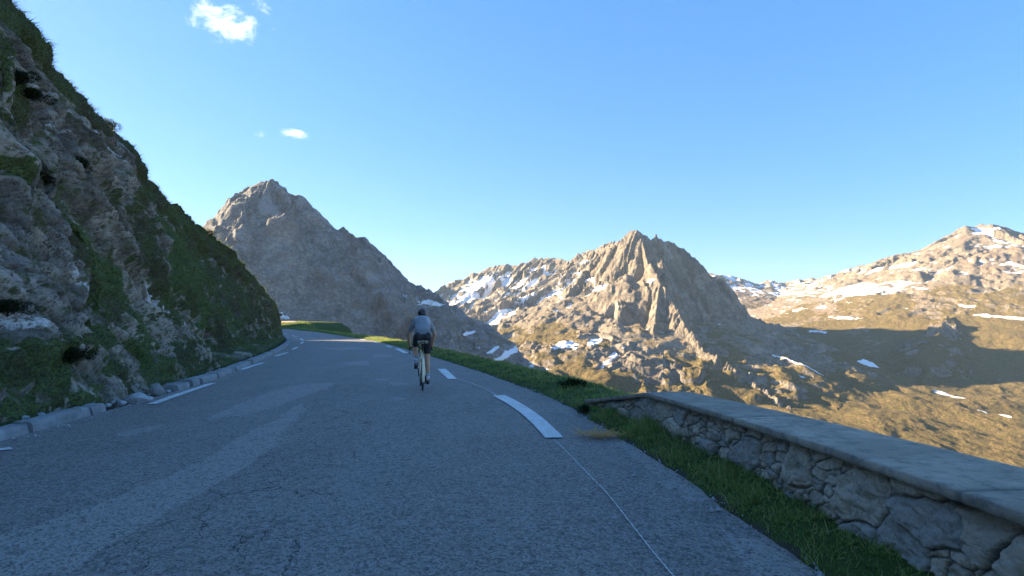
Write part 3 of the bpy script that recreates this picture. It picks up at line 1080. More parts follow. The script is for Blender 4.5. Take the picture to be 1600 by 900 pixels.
# ------------------------------------------------------------------ kerb
def concrete_material(name, lo, hi, stain):
    m, nt, b = material(name)
    P = nt.pos()
    n = nt.noise(P, 2.2, 7, 0.65)
    f = nt.noise(P, 40, 5, 0.7)
    v = nt.noise(P, 11, 5, 0.6)
    c = nt.mix(nt.smooth(n, 0.35, 0.68), lo, hi)
    c = nt.mix(nt.math('MULTIPLY', nt.smooth(v, 0.55, 0.72), 0.55), c, stain)
    c = nt.mix(nt.math('MULTIPLY', nt.smooth(f, 0.40, 0.28), 0.6), c, (0.07, 0.07, 0.068))
    nt.l.new(c, b.inputs['Base Color'])
    b.inputs['Roughness'].default_value = 0.85
    h = nt.math('ADD', nt.math('MULTIPLY', f, 0.5), nt.math('ADD', v, n))
    nt.l.new(nt.bump(h, 0.6, 0.012), b.inputs['Normal'])
    return m


M_KERB = concrete_material("kerb_concrete", (0.20, 0.205, 0.21), (0.33, 0.335, 0.34), (0.13, 0.135, 0.13))


def kerb_block(P, width, h, seed, tilt=0.0):
    """one run of kerb following P (front bottom edge), rounded front arris"""
    P = resample(P, step=0.07)
    T = np.gradient(P, axis=0)
    T /= np.linalg.norm(T, axis=1)[:, None]
    N = np.stack([-T[:, 1], T[:, 0]], 1)      # to the left
    prof = [(0.0, -0.12), (0.0, 0.0), (0.012, h * 0.6), (0.03, h * 0.92), (0.06, h), (width * 0.5, h * 1.02), (width - 0.03, h), (width, h * 0.85), (width, -0.12)]
    n = len(P)
    V = []
    for i in range(n):
        j = np.arange(len(prof))
        for (o, z) in prof:
            q = P[i] + N[i] * o
            V.append((q[0], q[1], z))
    V = np.array(V)
    # worn, chipped
    nz = fbm(V[:, 0] / 0.16 + seed, V[:, 1] / 0.16 + V[:, 2] * 5, 4, 401)
    nz2 = fbm(V[:, 0] / 0.5 + seed, V[:, 1] / 0.5, 3, 402)
    top = V[:, 2] > 0.01
    V[:, 2] += np.where(top, 0.016 * nz + 0.02 * nz2, 0) + road_z(V[:, 0], V[:, 1])
    V[:, 0] += np.where(top, 0.014 * nz, 0)
    k = len(prof)
    Fq = grid_faces(n, k, False)
    a = np.arange(k)
    caps = []
    for base in (0, (n - 1) * k):
        for j in range(1, k // 2):
            q = [base + j - 1, base + j, base + k - 1 - j, base + k - j]
            caps.append(q if base == 0 else q[::-1])
    return V, np.vstack([Fq, np.array(caps)])


def sub_curve(P, y0, y1):
    m = (P[:, 1] >= y0) & (P[:, 1] <= y1)
    return P[m]


KL = offset_line(L_EDGE, 0.0)
parts = []
# blocks near the viewer, then the gap where a stone is missing, then the mended run
ys = [-7, -3.6, -0.4, 2.6, 4.6, 6.55, 6.6]
for i, (a, c, h) in enumerate([(-7, -4.1, .13), (-4.07, -1.0, .13), (-0.97, 2.2, .12), (2.23, 5.1, .12), (5.13, 6.9, .12), (6.93, 8.2, .13), (8.24, 8.66, .12)]):
    parts.append(kerb_block(sub_curve(KL, a, c), 0.24, h, i * 3.1))
for i, (a, c, h) in enumerate([(11.1, 11.75, .11), (11.79, 12.35, .13), (12.40, 13.6, .12), (13.63, 15.6, .12), (15.63, 18.2, .12), (18.25, 24, .13), (24.04, 31, .12), (31.04, 39, .12), (39.04, 46, .12), (46.05, 54, .12)]):
    parts.append(kerb_block(sub_curve(KL, a, c), 0.34 if c < 19 else 0.28, h, 40 + i * 3.1))
V, Fq, o = [], [], 0
for v, f in parts:
    V.append(v); Fq.append(f + o); o += len(v)
kerb = structure(mesh_from('kerb', np.vstack(V), np.vstack(Fq), M_KERB, False))
# ------------------------------------------------------------------ rock cutting on the left
FOOT = offset_line(L_EDGE, np.interp(L_EDGE[:, 1], [-8, 6, 8.7, 9.2, 10.8, 11.2, 20, 46, 60], [-0.62, -0.60, -0.55, -0.30, -0.30, -0.62, -0.62, -0.45, -0.6]))
# crest: foot Y -> crest point (measured on the skyline at an estimated depth)
_cr = [(13.6, 0, 8, 13.0), (14.8, 55, 80, 14.2), (15.9, 97, 118, 15.2), (17.4, 150, 172, 16.6), (18.6, 172, 192, 17.8), (19.3, 190, 181, 18.6), (20.7, 216, 182, 19.9), (21.7, 232, 206, 20.9), (22.8, 242, 250, 21.8),
       (25.2, 290, 301, 24.2), (28.6, 332, 338, 27.6), (31.8, 365, 376, 30.8), (35.6, 394, 405, 34.6), (39.4, 418, 438, 38.6), (42.2, 434, 472, 41.8), (44.5, 444, 505, 44.6)]
_pts = [at(a, b_, Y) for (_, a, b_, Y) in _cr]
_fy = [c[0] for c in _cr]


def crest_points(fx, fy, nx, ny):
    cx = np.interp(fy, _fy, [p[0] for p in _pts])
    cy = np.interp(fy, _fy, [p[1] for p in _pts])
    cz = np.interp(fy, _fy, [p[2] for p in _pts])
    near = fy < _fy[0]
    off = 4.1
    cx = np.where(near, fx + nx * off, cx)
    cy = np.where(near, fy + ny * off, cy)
    cz = np.where(near, _pts[0][2] + 0.06 * (_fy[0] - fy), cz)
    # soften the hand-over
    far = fy > _fy[-1]
    k = np.clip((fy - _fy[-1]) / 6, 0, 1)
    o2 = 3.0 + 2 * k + 0.12 * np.clip(fy - 50, 0, None)
    cx = np.where(far, fx + nx * o2, cx)
    cy = np.where(far, fy + ny * o2, cy)
    cz = np.where(far, np.interp(fy, [44.5, 50, 56, 62, 70, 84], [1.3, 3.6, 6.0, 8.0, 11.0, 15.0]), cz)  # unseen crest past the bend, heightened to keep sun off road and verge
    return cx, cy, cz


def build_cliff_base():
    P = resample(FOOT, step=0.035)
    T = np.gradient(P, axis=0)
    T /= np.linalg.norm(T, axis=1)[:, None]
    for _ in range(60):
        T[1:-1] = (T[:-2] + T[1:-1] * 2 + T[2:]) / 4
    N = np.stack([-T[:, 1], T[:, 0]], 1)
    # adaptive stations
    idx = [0]
    acc = 0.0
    for i in range(1, len(P)):
        dist = max(6.0, math.hypot(P[i, 0], P[i, 1]))
        acc += 0.035
        step = 0.0028 * dist if P[i, 1] > 2.0 else 0.12
        if P[i, 1] > 50:
            step = 0.5
        if acc >= max(step, 0.035):
            idx.append(i)
            acc = 0.0
        if P[i, 1] > 84:
            break
    idx = np.array(idx)
    F = P[idx]
    S = idx * 0.035
    cx, cy, cz = crest_points(F[:, 0], F[:, 1], N[idx, 0], N[idx, 1])
    ker = np.ones(5) / 5

    def sm(a):
        return np.convolve(np.pad(a, 2, mode='edge'), ker, 'valid')
    cx, cy, cz = sm(cx), sm(cy), sm(cz)
    fz = road_z(F[:, 0], F[:, 1]) + 0.02
    return F, S, N[idx], cx, cy, cz, fz


CF, CS, CN, CCX, CCY, CCZ, CFZ = build_cliff_base()
NT_ROWS = 420
NTOP = 60
_t = np.concatenate([np.linspace(0, 1, NT_ROWS) ** 0.95, 1 + np.linspace(0, 1, NTOP + 1)[1:]])
C_T = _t
ncol = len(CS)
tt = np.minimum(_t, 1.0)[:, None]
BX = CF[None, :, 0] + (CCX - CF[:, 0])[None] * tt
BY = CF[None, :, 1] + (CCY - CF[:, 1])[None] * tt
BZ = CFZ[None] + (CCZ - CFZ)[None] * tt
# lean: steeper in the middle, laid back at the very top
bul = 0.30 * np.sin(math.pi * tt) * np.clip(CCZ / 6, 0.2, 1)[None]
BX -= CN[None, :, 0] * bul
BY -= CN[None, :, 1] * bul
# back of the crest: gently falling ground behind, out of sight
tb = np.clip(_t - 1, 0, 1)[:, None]
BX += CN[None, :, 0] * tb * 9.0
BY += CN[None, :, 1] * tb * 9.0
BZ += -0.9 * tb - (CCZ[None] + 0.6) * tb ** 3
BZ[0] -= 0.7
HGT = np.hypot(CCZ - CFZ, np.hypot(CCX - CF[:, 0], CCY - CF[:, 1]))
TT = _t[:, None] * HGT[None, :]            # metres up the face
SS = np.broadcast_to(CS[None, :], TT.shape)


def project(X, Y, Z):
    c, s = math.cos(PITCH), math.sin(PITCH)
    zz = Z - CAM_Z
    f = Y * c + zz * s
    u = -Y * s + zz * c
    f = np.where(f > 0.1, f, np.nan)
    return 800 + F_PX * X / f, 450 - F_PX * u / f


_PX, _PY = project(BX, BY, BZ)


def cliff_at(px, py):
    d = (_PX - px) ** 2 + (_PY - py) ** 2
    d = np.where(C_T[:, None] <= 1.0, d, np.nan)
    k = np.nanargmin(d)
    j, i = np.unravel_index(k, d.shape)
    return SS[j, i], TT[j, i], j, i


def blob(px, py, ru, rv, ang=0.0):
    """soft spot on the face: centre measured, radii in metres along / across a direction in the face"""
    s0, t0, _, _ = cliff_at(px, py)
    ca, sa = math.cos(rad(ang)), math.sin(rad(ang))
    ds, dt = SS - s0, TT - t0
    u = (ds * ca + dt * sa) / ru
    v = (-ds * sa + dt * ca) / rv
    return np.exp(-(u * u + v * v))


def line_side(pts):
    """signed offset in metres along s from a measured line down the face (positive = further along the road)"""
    q = [cliff_at(*p)[:2] for p in pts]
    q.sort(key=lambda a: a[1])
    return SS - np.interp(TT, [a[1] for a in q], [a[0] for a in q])


def build_cliff():
    S, T = SS, TT
    trel = np.broadcast_to(C_T[:, None], S.shape)
    # the nearer buttress ends along a slanting edge; beyond it the face steps back into a grassy gully
    e1 = line_side([(140, 160), (172, 215), (215, 295), (250, 360), (285, 450), (322, 520), (352, 575)])
    e1 = e1 + 0.25 * fbm(S / 1.3, T / 1.3, 4, 501)
    butt = 1 - sstep(e1, -0.45, 0.55)
    # vegetation
    veg = 0.29 + 0.42 * fbm(S / 2.2, T / 1.6, 4, 511) + 0.62 * fbm(S / 0.62, T / 0.5, 4, 513) + 0.30 * fbm(S / 0.2, T / 0.16, 3, 518)
    for (px, py, ru, rv, ang, a) in [
        (30, 560, 1.3, 0.8, 0, .05), (70, 630, 1.6, .4, 0, .1), (250, 590, 0.9, 1.2, 70, .5), (160, 405, .9, .7, 0, .5), (205, 432, 1.0, .6, 0, .55),
        (120, 275, .7, .9, 0, .4), (135, 245, .6, .6, 0, .6), (30, 155, .5, .35, 0, .9), (6, 135, .35, .5, 0, .9), (150, 500, .9, .5, 0, .25), (300, 560, 1.2, .8, 0, .4),
        (215, 350, .8, .7, 0, .3), (60, 330, .7, .6, 0, .4), (90, 540, 1.6, .5, 0, .35), (180, 590, 1.4, .6, 0, .4), (5, 400, .5, .4, 0, .5), (40, 270, .4, .3, 0, .4),
        (90, 130, 3.0, 2.2, 0, -.55), (60, 190, 2.0, 1.4, 0, -.5), (20, 350, 1.1, 1.6, -60, -.6), (60, 430, 1.3, 1.2, -60, -.35), (160, 300, 1.0, 1.4, 0, -.4), (75, 285, .6, .25, -50, -.6),
        (120, 470, 2.2, 1.2, -60, -.25), (230, 440, 2.6, .5, -60, -.5), (275, 490, 2.4, .4, -60, -.5), (185, 540, 1.6, 1.6, 0, -.25), (240, 330, 1.0, 1.6, 0, -.3), (25, 495, .7, .35, 0, -.5),
        (275, 565, .9, .5, 60, -.5), (140, 610, 1.5, .5, 0, -.25),
    ]:
        veg = veg + a * blob(px, py, ru, rv, ang)
    lip = sstep(trel + 0.05 * fbm(S / 0.9, T / 0.9, 4, 515), 0.80, 0.86) * np.interp(CS, [CS[0], CS[-1]], [1, 1])[None]
    veg = np.maximum(veg, 0.15 + 0.9 * lip)
    # gully and the far end are mostly grown over
    farw = sstep(e1, 0.0, 0.8)
    veg = veg + farw * (0.10 + 0.35 * fbm(S / 1.6, T / 1.0, 4, 517) + 0.4 * fbm(S / 0.5, T / 0.4, 3, 519))
    for (px, py, ru, rv, ang, a) in [(300, 370, 3.2, 1.1, -40, .45), (330, 400, 3.0, 1.0, -40, .45), (255, 325, 1.2, 1.0, -60, .4), (216, 230, 1.5, 1.5, 0, -1.6), (205, 215, .8, 1.2, 0, -.7),
                                     (400, 450, 4, 1.2, 0, .2), (345, 470, 3, 1.0, -40, -.35), (310, 460, 2, 1.2, -60, -.3), (330, 520, 3, .5, 0, -.3), (380, 520, 4, .5, 0, .1),
                                     (262, 380, 1.2, 1.6, -60, -.5), (290, 520, 1.0, 1.0, -60, -.5), (420, 490, 4, .8, 0, -.15)]:
        veg = veg + a * blob(px, py, ru, rv, ang) * (0.4 + 0.6 * farw)
    vegm = sstep(veg, 0.14, 0.40)
    # rock blocks, dipping to the right
    ca, sa = math.cos(rad(-58)), math.sin(rad(-58))
    wS = S + 0.06 * fbm(S / 1.4, T / 1.4, 4, 521)
    wT = T + 0.06 * fbm(S / 1.4 + 50, T / 1.4, 4, 522)
    u = wS * ca + wT * sa
    v = -wS * sa + wT * ca
    disp = 0.62 * fbm(S / 5.5, T / 4.0, 4, 531) + 0.30 * fbm(u / 3.0, v / 0.9, 4, 533)
    blk = 0.0
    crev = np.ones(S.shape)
    hue = 0.0
    for k, (lu, lv, amp) in enumerate([(2.6, 1.1, 0.80), (1.05, 0.45, 0.32), (0.45, 0.20, 0.125), (0.21, 0.11, 0.055)]):
        fh, gap, h1, h2 = facets(u / lu + 3 * k, v / lv, 540 + k, 1.25, 0.6)
        blk = blk + amp * (fh - 0.40)
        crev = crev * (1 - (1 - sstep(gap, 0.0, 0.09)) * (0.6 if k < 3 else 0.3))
        hue = hue + (h2 - 0.5) * (0.35, 0.45, 0.55, 0.45)[k]
    blk = blk - 0.07 * (1 - crev) + 0.02 * fbm(S / 0.13, T / 0.13, 3, 553)
    soft = 0.22 * fbm(S / 0.7, T / 0.6, 5, 561) + 0.10 * fbm(S / .22, T / .22, 3, 562)
    vegd = blur(blur(vegm, 9), 6)
    disp = disp + blk * (1 - vegd * 0.80) + (soft + 0.06) * vegd
    disp = disp - 0.40 + (butt - 0.45) * np.interp(HGT, [2, 6], [0.2, 1.05])[None] 
    # second buttress with a bushy head, above the gully
    disp = disp + 0.9 * blob(214, 226, 1.3, 1.3) - 0.35 * blob(262, 300, 1.5, 1.2)
    lipn = lip * (0.25 + 0.75 * butt)
    disp = (disp - 0.15) * (1 - lipn) + (-0.12 + soft) * lipn
    # overgrown lip hangs forward a little
    disp = disp + 0.30 * lip * butt * (1 - sstep(trel, 1.0, 1.3)) * (0.4 + 0.6 * np.exp(-((trel - 0.86) / 0.05) ** 2))
    foot = sstep(T, 0.0, 0.8)
    # talus at the foot
    disp = disp * (0.12 + 0.88 * foot) + 0.18 * (1 - sstep(T, 0, 0.7)) * fbm(S / 0.8, T / .4, 4, 565)
    disp = disp * np.where(trel > 1, np.clip(1 - (trel - 1) * 1.0, 0.15, 1), 1)
    scale = np.interp(HGT, [1.5, 4, 6], [0.35, 0.75, 1.0])[None]
    disp = disp * scale
    # outward direction of the smooth face
    slope_n = np.stack([-CN[:, 0] * 0.93, -CN[:, 1] * 0.93, np.full(len(CS), 0.36)], 1)
    up = sstep(trel, 0.93, 1.12)[..., None]
    Nn = slope_n[None] * (1 - up) + np.array([0, 0, 1.0])[None, None] * up
    V = np.stack([BX, BY, BZ], -1) + Nn * disp[..., None]
    # pale quartz seams and blue-grey slabs
    qz = 0.0
    for (px, py, ru, rv, ang, a) in [(198, 405, .35, .12, -60, 1), (212, 425, .30, .14, -60, 1), (228, 447, .55, .2, -55, 1.1), (262, 455, .5, .16, -60, .9), (280, 475, .8, .16, -60, .9), (300, 495, .7, .14, -60, .8),
                                     (75, 285, .5, .12, -45, 1.1), (155, 240, .5, .2, -85, .9), (150, 215, .4, .2, -85, .7), (160, 265, .3, .12, -80, .8), (208, 300, .35, .12, -80, .9), (95, 200, .4, .05, 5, .9), (30, 490, .55, .2, -15, 1.1), (48, 500, .2, .12, -60, .8),
                                     (325, 565, .6, .12, -40, .7), (150, 435, .7, .15, -60, .6), (90, 400, .9, .2, -65, .35), (245, 300, .5, .2, -85, .5), (345, 490, .15, .08, 0, .8)]:
        qz = np.maximum(qz, a * blob(px, py, ru, rv, ang))
    qz = qz * (1 - 0.6 * vegm)
    blue = np.zeros(S.shape)
    for (px, py, ru, rv, ang, a) in [(15, 340, 1.3, .7, -65, 1), (45, 400, 1.5, .6, -65, .9), (70, 440, 1.2, .5, -60, .8), (105, 225, .6, .5, 0, .6), (130, 380, 1.4, .4, -60, .6), (150, 440, 1.2, .4, -60, .5), (30, 500, 1, .5, 0, .5),
                                     (90, 440, 1.4, .8, -60, .4)]:
        blue = np.maximum(blue, a * blob(px, py, ru, rv, ang))
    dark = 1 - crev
    green = np.clip(0.56 + 1.1 * fbm(S / 1.1, T / 1.1, 4, 571) + 0.5 * fbm(S / 4.0, T / 3.0, 3, 573), 0, 1)
    for (px, py, ru, rv, a) in [(250, 590, 1.2, 1.0, .5), (300, 375, 3, 1.0, .9), (330, 405, 3, .8, .8), (270, 330, 1.5, 1.0, .6), (165, 405, .8, .6, .4), (70, 600, 2, .6, .4), (420, 470, 6, 2, -.3), (110, 100, 3, 1.2, -.45), (150, 190, 2, 1.0, -.5)]:
        green = green + a * blob(px, py, ru, rv)
    green = np.clip(green, 0, 1)
    nr, nc = S.shape
    mat = cliff_material()
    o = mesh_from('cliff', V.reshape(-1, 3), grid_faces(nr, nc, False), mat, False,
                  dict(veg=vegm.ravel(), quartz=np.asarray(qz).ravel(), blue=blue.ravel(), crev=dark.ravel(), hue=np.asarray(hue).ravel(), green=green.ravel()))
    structure(o)
    return V, vegm, green


def cliff_material():
    m, nt, b = material("cliff_rock")
    P = nt.pos()
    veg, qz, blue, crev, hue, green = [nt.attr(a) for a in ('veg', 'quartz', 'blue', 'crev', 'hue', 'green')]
    n1 = nt.noise(P, 1.3, 6, 0.65)
    n2 = nt.noise(P, 6.0, 6, 0.7)
    n3 = nt.noise(P, 26, 6, 0.7)
    cx = nt.n.new('ShaderNodeCombineXYZ')
    for k_, (vv, sc_) in enumerate((((-0.41, 0.78, 0.47), 9.0), ((0.28, 0.6, -0.75), 1.1), ((0.87, 0.18, 0.46), 1.6))):
        nt.l.new(nt.math('MULTIPLY', nt.vmath('DOT_PRODUCT', P, vv).outputs['Value'], sc_), cx.inputs[k_])
    st = nt.noise(cx.outputs[0], 1.0, 7, 0.7)
    rock = nt.mix(nt.smooth(n1, 0.3, 0.7), (0.21, 0.170, 0.122), (0.46, 0.385, 0.285))
    rock = nt.mix(nt.smooth(hue, -0.40, 0.40), nt.mix(1.0, rock, (0.42, 0.42, 0.43), 'MULTIPLY'), nt.mix(0.35, rock, (0.46, 0.425, 0.37)))
    rock = nt.mix(nt.math('MULTIPLY', nt.smooth(st, 0.52, 0.70), 0.35), rock, (0.37, 0.335, 0.275))
    rock = nt.mix(nt.math('MULTIPLY', nt.smooth(n2, 0.46, 0.28), 0.75), rock, (0.055, 0.05, 0.043))
    rock = nt.mix(nt.math('MULTIPLY', nt.smooth(n3, 0.55, 0.72), 0.35), rock, (0.42, 0.395, 0.35))
    rock = nt.mix(nt.math('MULTIPLY', blue, 0.5), rock, nt.mix(nt.smooth(st, 0.4, 0.65), (0.17, 0.175, 0.18), (0.34, 0.345, 0.35)))
    qf = nt.smooth(nt.math('ADD', qz, nt.math('MULTIPLY', nt.math('SUBTRACT', n2, 0.5), 1.2)), 0.42, 0.60)
    rock = nt.mix(qf, rock, nt.mix(n3, (0.48, 0.47, 0.46), (0.72, 0.70, 0.68)))
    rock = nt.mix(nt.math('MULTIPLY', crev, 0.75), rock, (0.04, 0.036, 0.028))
    # lichen, moss and earth in the joints and hollows
    mo = nt.noise(P, 3.1, 6, 0.7)
    rock = nt.mix(nt.math('MULTIPLY', nt.smooth(mo, 0.47, 0.60), nt.smooth(n2, 0.60, 0.42)), rock, (0.075, 0.085, 0.030))
    rock = nt.mix(nt.math('MULTIPLY', nt.smooth(mo, 0.50, 0.38), nt.smooth(n3, 0.58, 0.44)), rock, (0.075, 0.060, 0.042))
    soil = nt.mix(n2, (0.026, 0.024, 0.015), (0.070, 0.058, 0.036))
    gr = nt.mix(green, (0.080, 0.075, 0.036), (0.105, 0.155, 0.042))
    sg = nt.mix(nt.smooth(n3, 0.40, 0.60), soil, gr)
    vf = nt.smooth(nt.math('ADD', veg, nt.math('MULTIPLY', nt.math('SUBTRACT', n2, 0.5), 1.3)), 0.36, 0.60)
    c = nt.mix(vf, rock, sg)
    nt.l.new(c, b.inputs['Base Color'])
    b.inputs['Roughness'].default_value = 0.88
    b.inputs['Specular IOR Level'].default_value = 0.25
    h = nt.math('ADD', nt.math('MULTIPLY', n3, 0.5), nt.math('ADD', nt.math('MULTIPLY', n2, 1.0), nt.math('MULTIPLY', st, 0.3)))
    nt.l.new(nt.bump(h, 0.8, 0.05), b.inputs['Normal'])
    return m


CV, CVEG, CGREEN = build_cliff()


# ------------------------------------------------------------------ blades of grass as geometry
def grass_material(name, lo, hi, tip, dry):
    m, nt, b = material(name)
    t = nt.attr('tone')
    h = nt.attr('up')
    d = nt.attr('dry')
    c = nt.mix(t, lo, hi)
    c = nt.mix(nt.math('MULTIPLY', h, 0.55), c, tip)
    c = nt.mix(d, c, dry)
    nt.l.new(c, b.inputs['Base Color'])
    b.inputs['Roughness'].default_value = 0.6
    b.inputs['Specular IOR Level'].default_value = 0.2
    tr = nt.n.new('ShaderNodeBsdfTranslucent')
    nt.l.new(c, tr.inputs['Color'])
    mx = nt.n.new('ShaderNodeMixShader')
    mx.inputs[0].default_value = 0.38
    nt.l.new(b.outputs[0], mx.inputs[1])
    nt.l.new(tr.outputs[0], mx.inputs[2])
    nt.l.new(mx.outputs[0], nt.n['Material Output'].inputs['Surface'])
    return m


def blades(name, base, up, length, width, lean, tone, dry, mat, parent=None):
    """base (n,3), up (n,3) growth direction, lean: sideways droop as a share of the length"""
    n = len(base)
    up = up / np.linalg.norm(up, axis=1)[:, None]
    a = RNG.uniform(0, 2 * math.pi, n)
    side = np.stack([np.cos(a), np.sin(a), np.zeros(n)], 1)
    b2 = RNG.uniform(0, 2 * math.pi, n)
    ld = np.stack([np.cos(b2), np.sin(b2), np.full(n, -0.35)], 1)
    V = np.zeros((n, 3, 2, 3))
    hs = [0.0, 0.55, 1.0]
    ws = [1.0, 0.75, 0.08]
    for k in range(3):
        c = base + up * (length * hs[k])[:, None] + ld * (length * lean * hs[k] ** 2)[:, None]
        V[:, k, 0] = c - side * (width * ws[k] / 2)[:, None]
        V[:, k, 1] = c + side * (width * ws[k] / 2)[:, None]
    i = np.arange(n)[:, None] * 6
    q = np.concatenate([i + np.array([[0, 1, 3, 2]]), i + np.array([[2, 3, 5, 4]])], 1).reshape(-1, 4)
    rep = lambda v: np.repeat(v, 6)
    upv = np.tile(np.repeat(np.array(hs), 2), n)
    return mesh_from(name, V.reshape(-1, 3), q, mat, True, dict(tone=rep(tone), dry=rep(dry), up=upv), parent)


M_GRASS_CLIFF = grass_material("cliff_grass", (0.070, 0.075, 0.034), (0.175, 0.245, 0.065), (0.195, 0.24, 0.085), (0.28, 0.22, 0.12))
M_GRASS_VERGE = grass_material("verge_grass", (0.095, 0.125, 0.038), (0.24, 0.33, 0.075), (0.30, 0.38, 0.12), (0.52, 0.40, 0.20))


def cliff_grass():
    nr, nc = CVEG.shape
    vis = (CF[:, 1] > 3.5) & (CF[:, 1] < 52)
    # cell areas decide how many tufts stand where
    A = np.zeros((nr, nc))
    e1 = np.linalg.norm(np.diff(CV, axis=0), axis=2)
    e2 = np.linalg.norm(np.diff(CV, axis=1), axis=2)
    A[:-1, :-1] = e1[:, :-1] * e2[:-1]
    dist = np.linalg.norm(CV, axis=2)
    dens = A * np.clip(CVEG - 0.30, 0, 1) * vis[None] * (C_T[:, None] < 1.35) * np.interp(dist, [6, 12, 25, 45], [900, 520, 190, 80])
    n = RNG.poisson(dens)
    idx = np.repeat(np.arange(nr * nc), n.ravel())
    j, i = np.unravel_index(idx, (nr, nc))
    j = np.minimum(j, nr - 2)
    i = np.minimum(i, nc - 2)
    a, b2 = RNG.random(len(j))[:, None], RNG.random(len(j))[:, None]
    p = CV[j, i] + (CV[j + 1, i] - CV[j, i]) * a + (CV[j, i + 1] - CV[j, i]) * b2
    d = np.linalg.norm(p, axis=1)
    clump = fbm(SS[j, i] / 0.35, TT[j, i] / 0.35, 3, 601)
    nd = np.stack([-CN[i, 0], -CN[i, 1], np.full(len(i), 0.9)], 1) + RNG.normal(0, 0.35, (len(i), 3))
    L = RNG.uniform(0.05, 0.13, len(i)) * (1.0 + 0.8 * clump) * np.interp(d, [6, 40], [1, 1.9])
    tone = np.clip(CGREEN[j, i] * 0.85 + 0.5 * clump + RNG.normal(0, 0.14, len(i)), 0, 1)
    dry = (RNG.random(len(i)) < (0.10 + 0.25 * (CGREEN[j, i] < 0.35))).astype(float) * RNG.uniform(0.3, 1, len(i))
    o = blades('grass', p - nd * 0.01, nd, np.clip(L, 0.04, 0.5), RNG.uniform(0.006, 0.014, len(i)) * np.interp(d, [6, 40], [1, 3.2]), RNG.uniform(0.3, 0.9, len(i)), tone, dry, M_GRASS_CLIFF)
    stuff(o, 'dark grass and moss growing in patches over the rock cutting', 'grass')
    print('cliff blades', len(i))


cliff_grass()
# ------------------------------------------------------------------ verge, grass, parapet wall
def verge_z(off, vw, x, y):
    """height over the road plane at an offset (m) to the right of the asphalt edge"""
    rel = off / vw
    base = 0.012 + 0.05 * sstep(off, 0.0, 0.25) + 0.05 * sstep(off, 0.2, 0.8)
    lump = (0.05 * fbm(x / 0.6, y / 0.6, 4, 701) + 0.06 * fbm(x / 2.2, y / 2.2, 3, 703)) * sstep(off, 0.05, 0.5)
    over = np.clip(off - vw, 0, None)
    fall = 0.55 * over + 0.25 * np.minimum(over, 8) - 0.16 * sstep(over, 0, 0.6)
    return base + lump - fall - 0.05 * sstep(-off, 0, 0.1)


def soil_material():
    m, nt, b = material("verge_soil")
    P = nt.pos()
    n = nt.noise(P, 14, 6, 0.7)
    n2 = nt.noise(P, 1.6, 5, 0.6)
    g = nt.attr('grassy')
    soil = nt.mix(n, (0.030, 0.027, 0.020), (0.095, 0.080, 0.058))
    gr = nt.mix(n, (0.030, 0.045, 0.014), (0.075, 0.115, 0.030))
    c = nt.mix(nt.smooth(nt.math('ADD', g, nt.math('MULTIPLY', nt.math('SUBTRACT', n2, 0.5), 0.8)), 0.35, 0.6), soil, gr)
    c = nt.mix(nt.attr('bare'), c, nt.mix(n, (0.30, 0.24, 0.17), (0.46, 0.38, 0.29)))
    nt.l.new(c, b.inputs['Base Color'])
    b.inputs['Roughness'].default_value = 0.95
    b.inputs['Specular IOR Level'].default_value = 0.1
    nt.l.new(nt.bump(n, 0.9, 0.03), b.inputs['Normal'])
    return m


M_SOIL = soil_material()
_sel = np.concatenate([np.arange(0, 330, 1), np.arange(330, 590, 2)])
VP = R_EDGE[_sel]
VWID = VERGE_W[_sel]
VP_ = resample(np.hstack([VP, VWID[:, None]]), step=0.11)
VWID = VP_[:, 2]
VP = VP_[:, :2]


def build_verge():
    T = np.gradient(VP, axis=0)
    T /= np.linalg.norm(T, axis=1)[:, None]
    N = np.stack([T[:, 1], -T[:, 0]], 1)
    offs = np.concatenate([np.linspace(-0.30, 1.5, 34), np.linspace(1.6, 5.0, 16)])
    X = VP[:, None, 0] + N[:, None, 0] * offs
    Y = VP[:, None, 1] + N[:, None, 1] * offs
    O = np.broadcast_to(offs, X.shape)
    Z = road_z(X, Y) + verge_z(O, VWID[:, None], X, Y)
    Z = np.where(O < 0.0, road_z(X, Y) - 0.03, Z)
    g = sstep(O + 0.12 * fbm(X / .4, Y / .4, 3, 711), -0.04, 0.10)
    o = mesh_from('verge', np.stack([X, Y, Z], -1).reshape(-1, 3), grid_faces(*X.shape, True), M_SOIL, True, dict(grassy=g.ravel(), bare=np.zeros(X.size)))
    structure(o)
    return N


VN = build_verge()

# wall line: front face at the ground, and the height of the coping top along it (y of front -> z)
W_FRONT = spline([(2.22, -5.0), (2.20, -2.0), (2.16, 0.8), (2.10, 2.4), (2.04, 3.9), (1.88, 5.6), (1.68, 6.95), (1.44, 7.9), (1.17, 8.85)], 400)


def wall_top(y):
    return np.interp(y, [-5, 2.4, 4.4, 6.3, 7.0, 8.85], [0.575, 0.565, 0.525, 0.485, 0.475, 0.13])


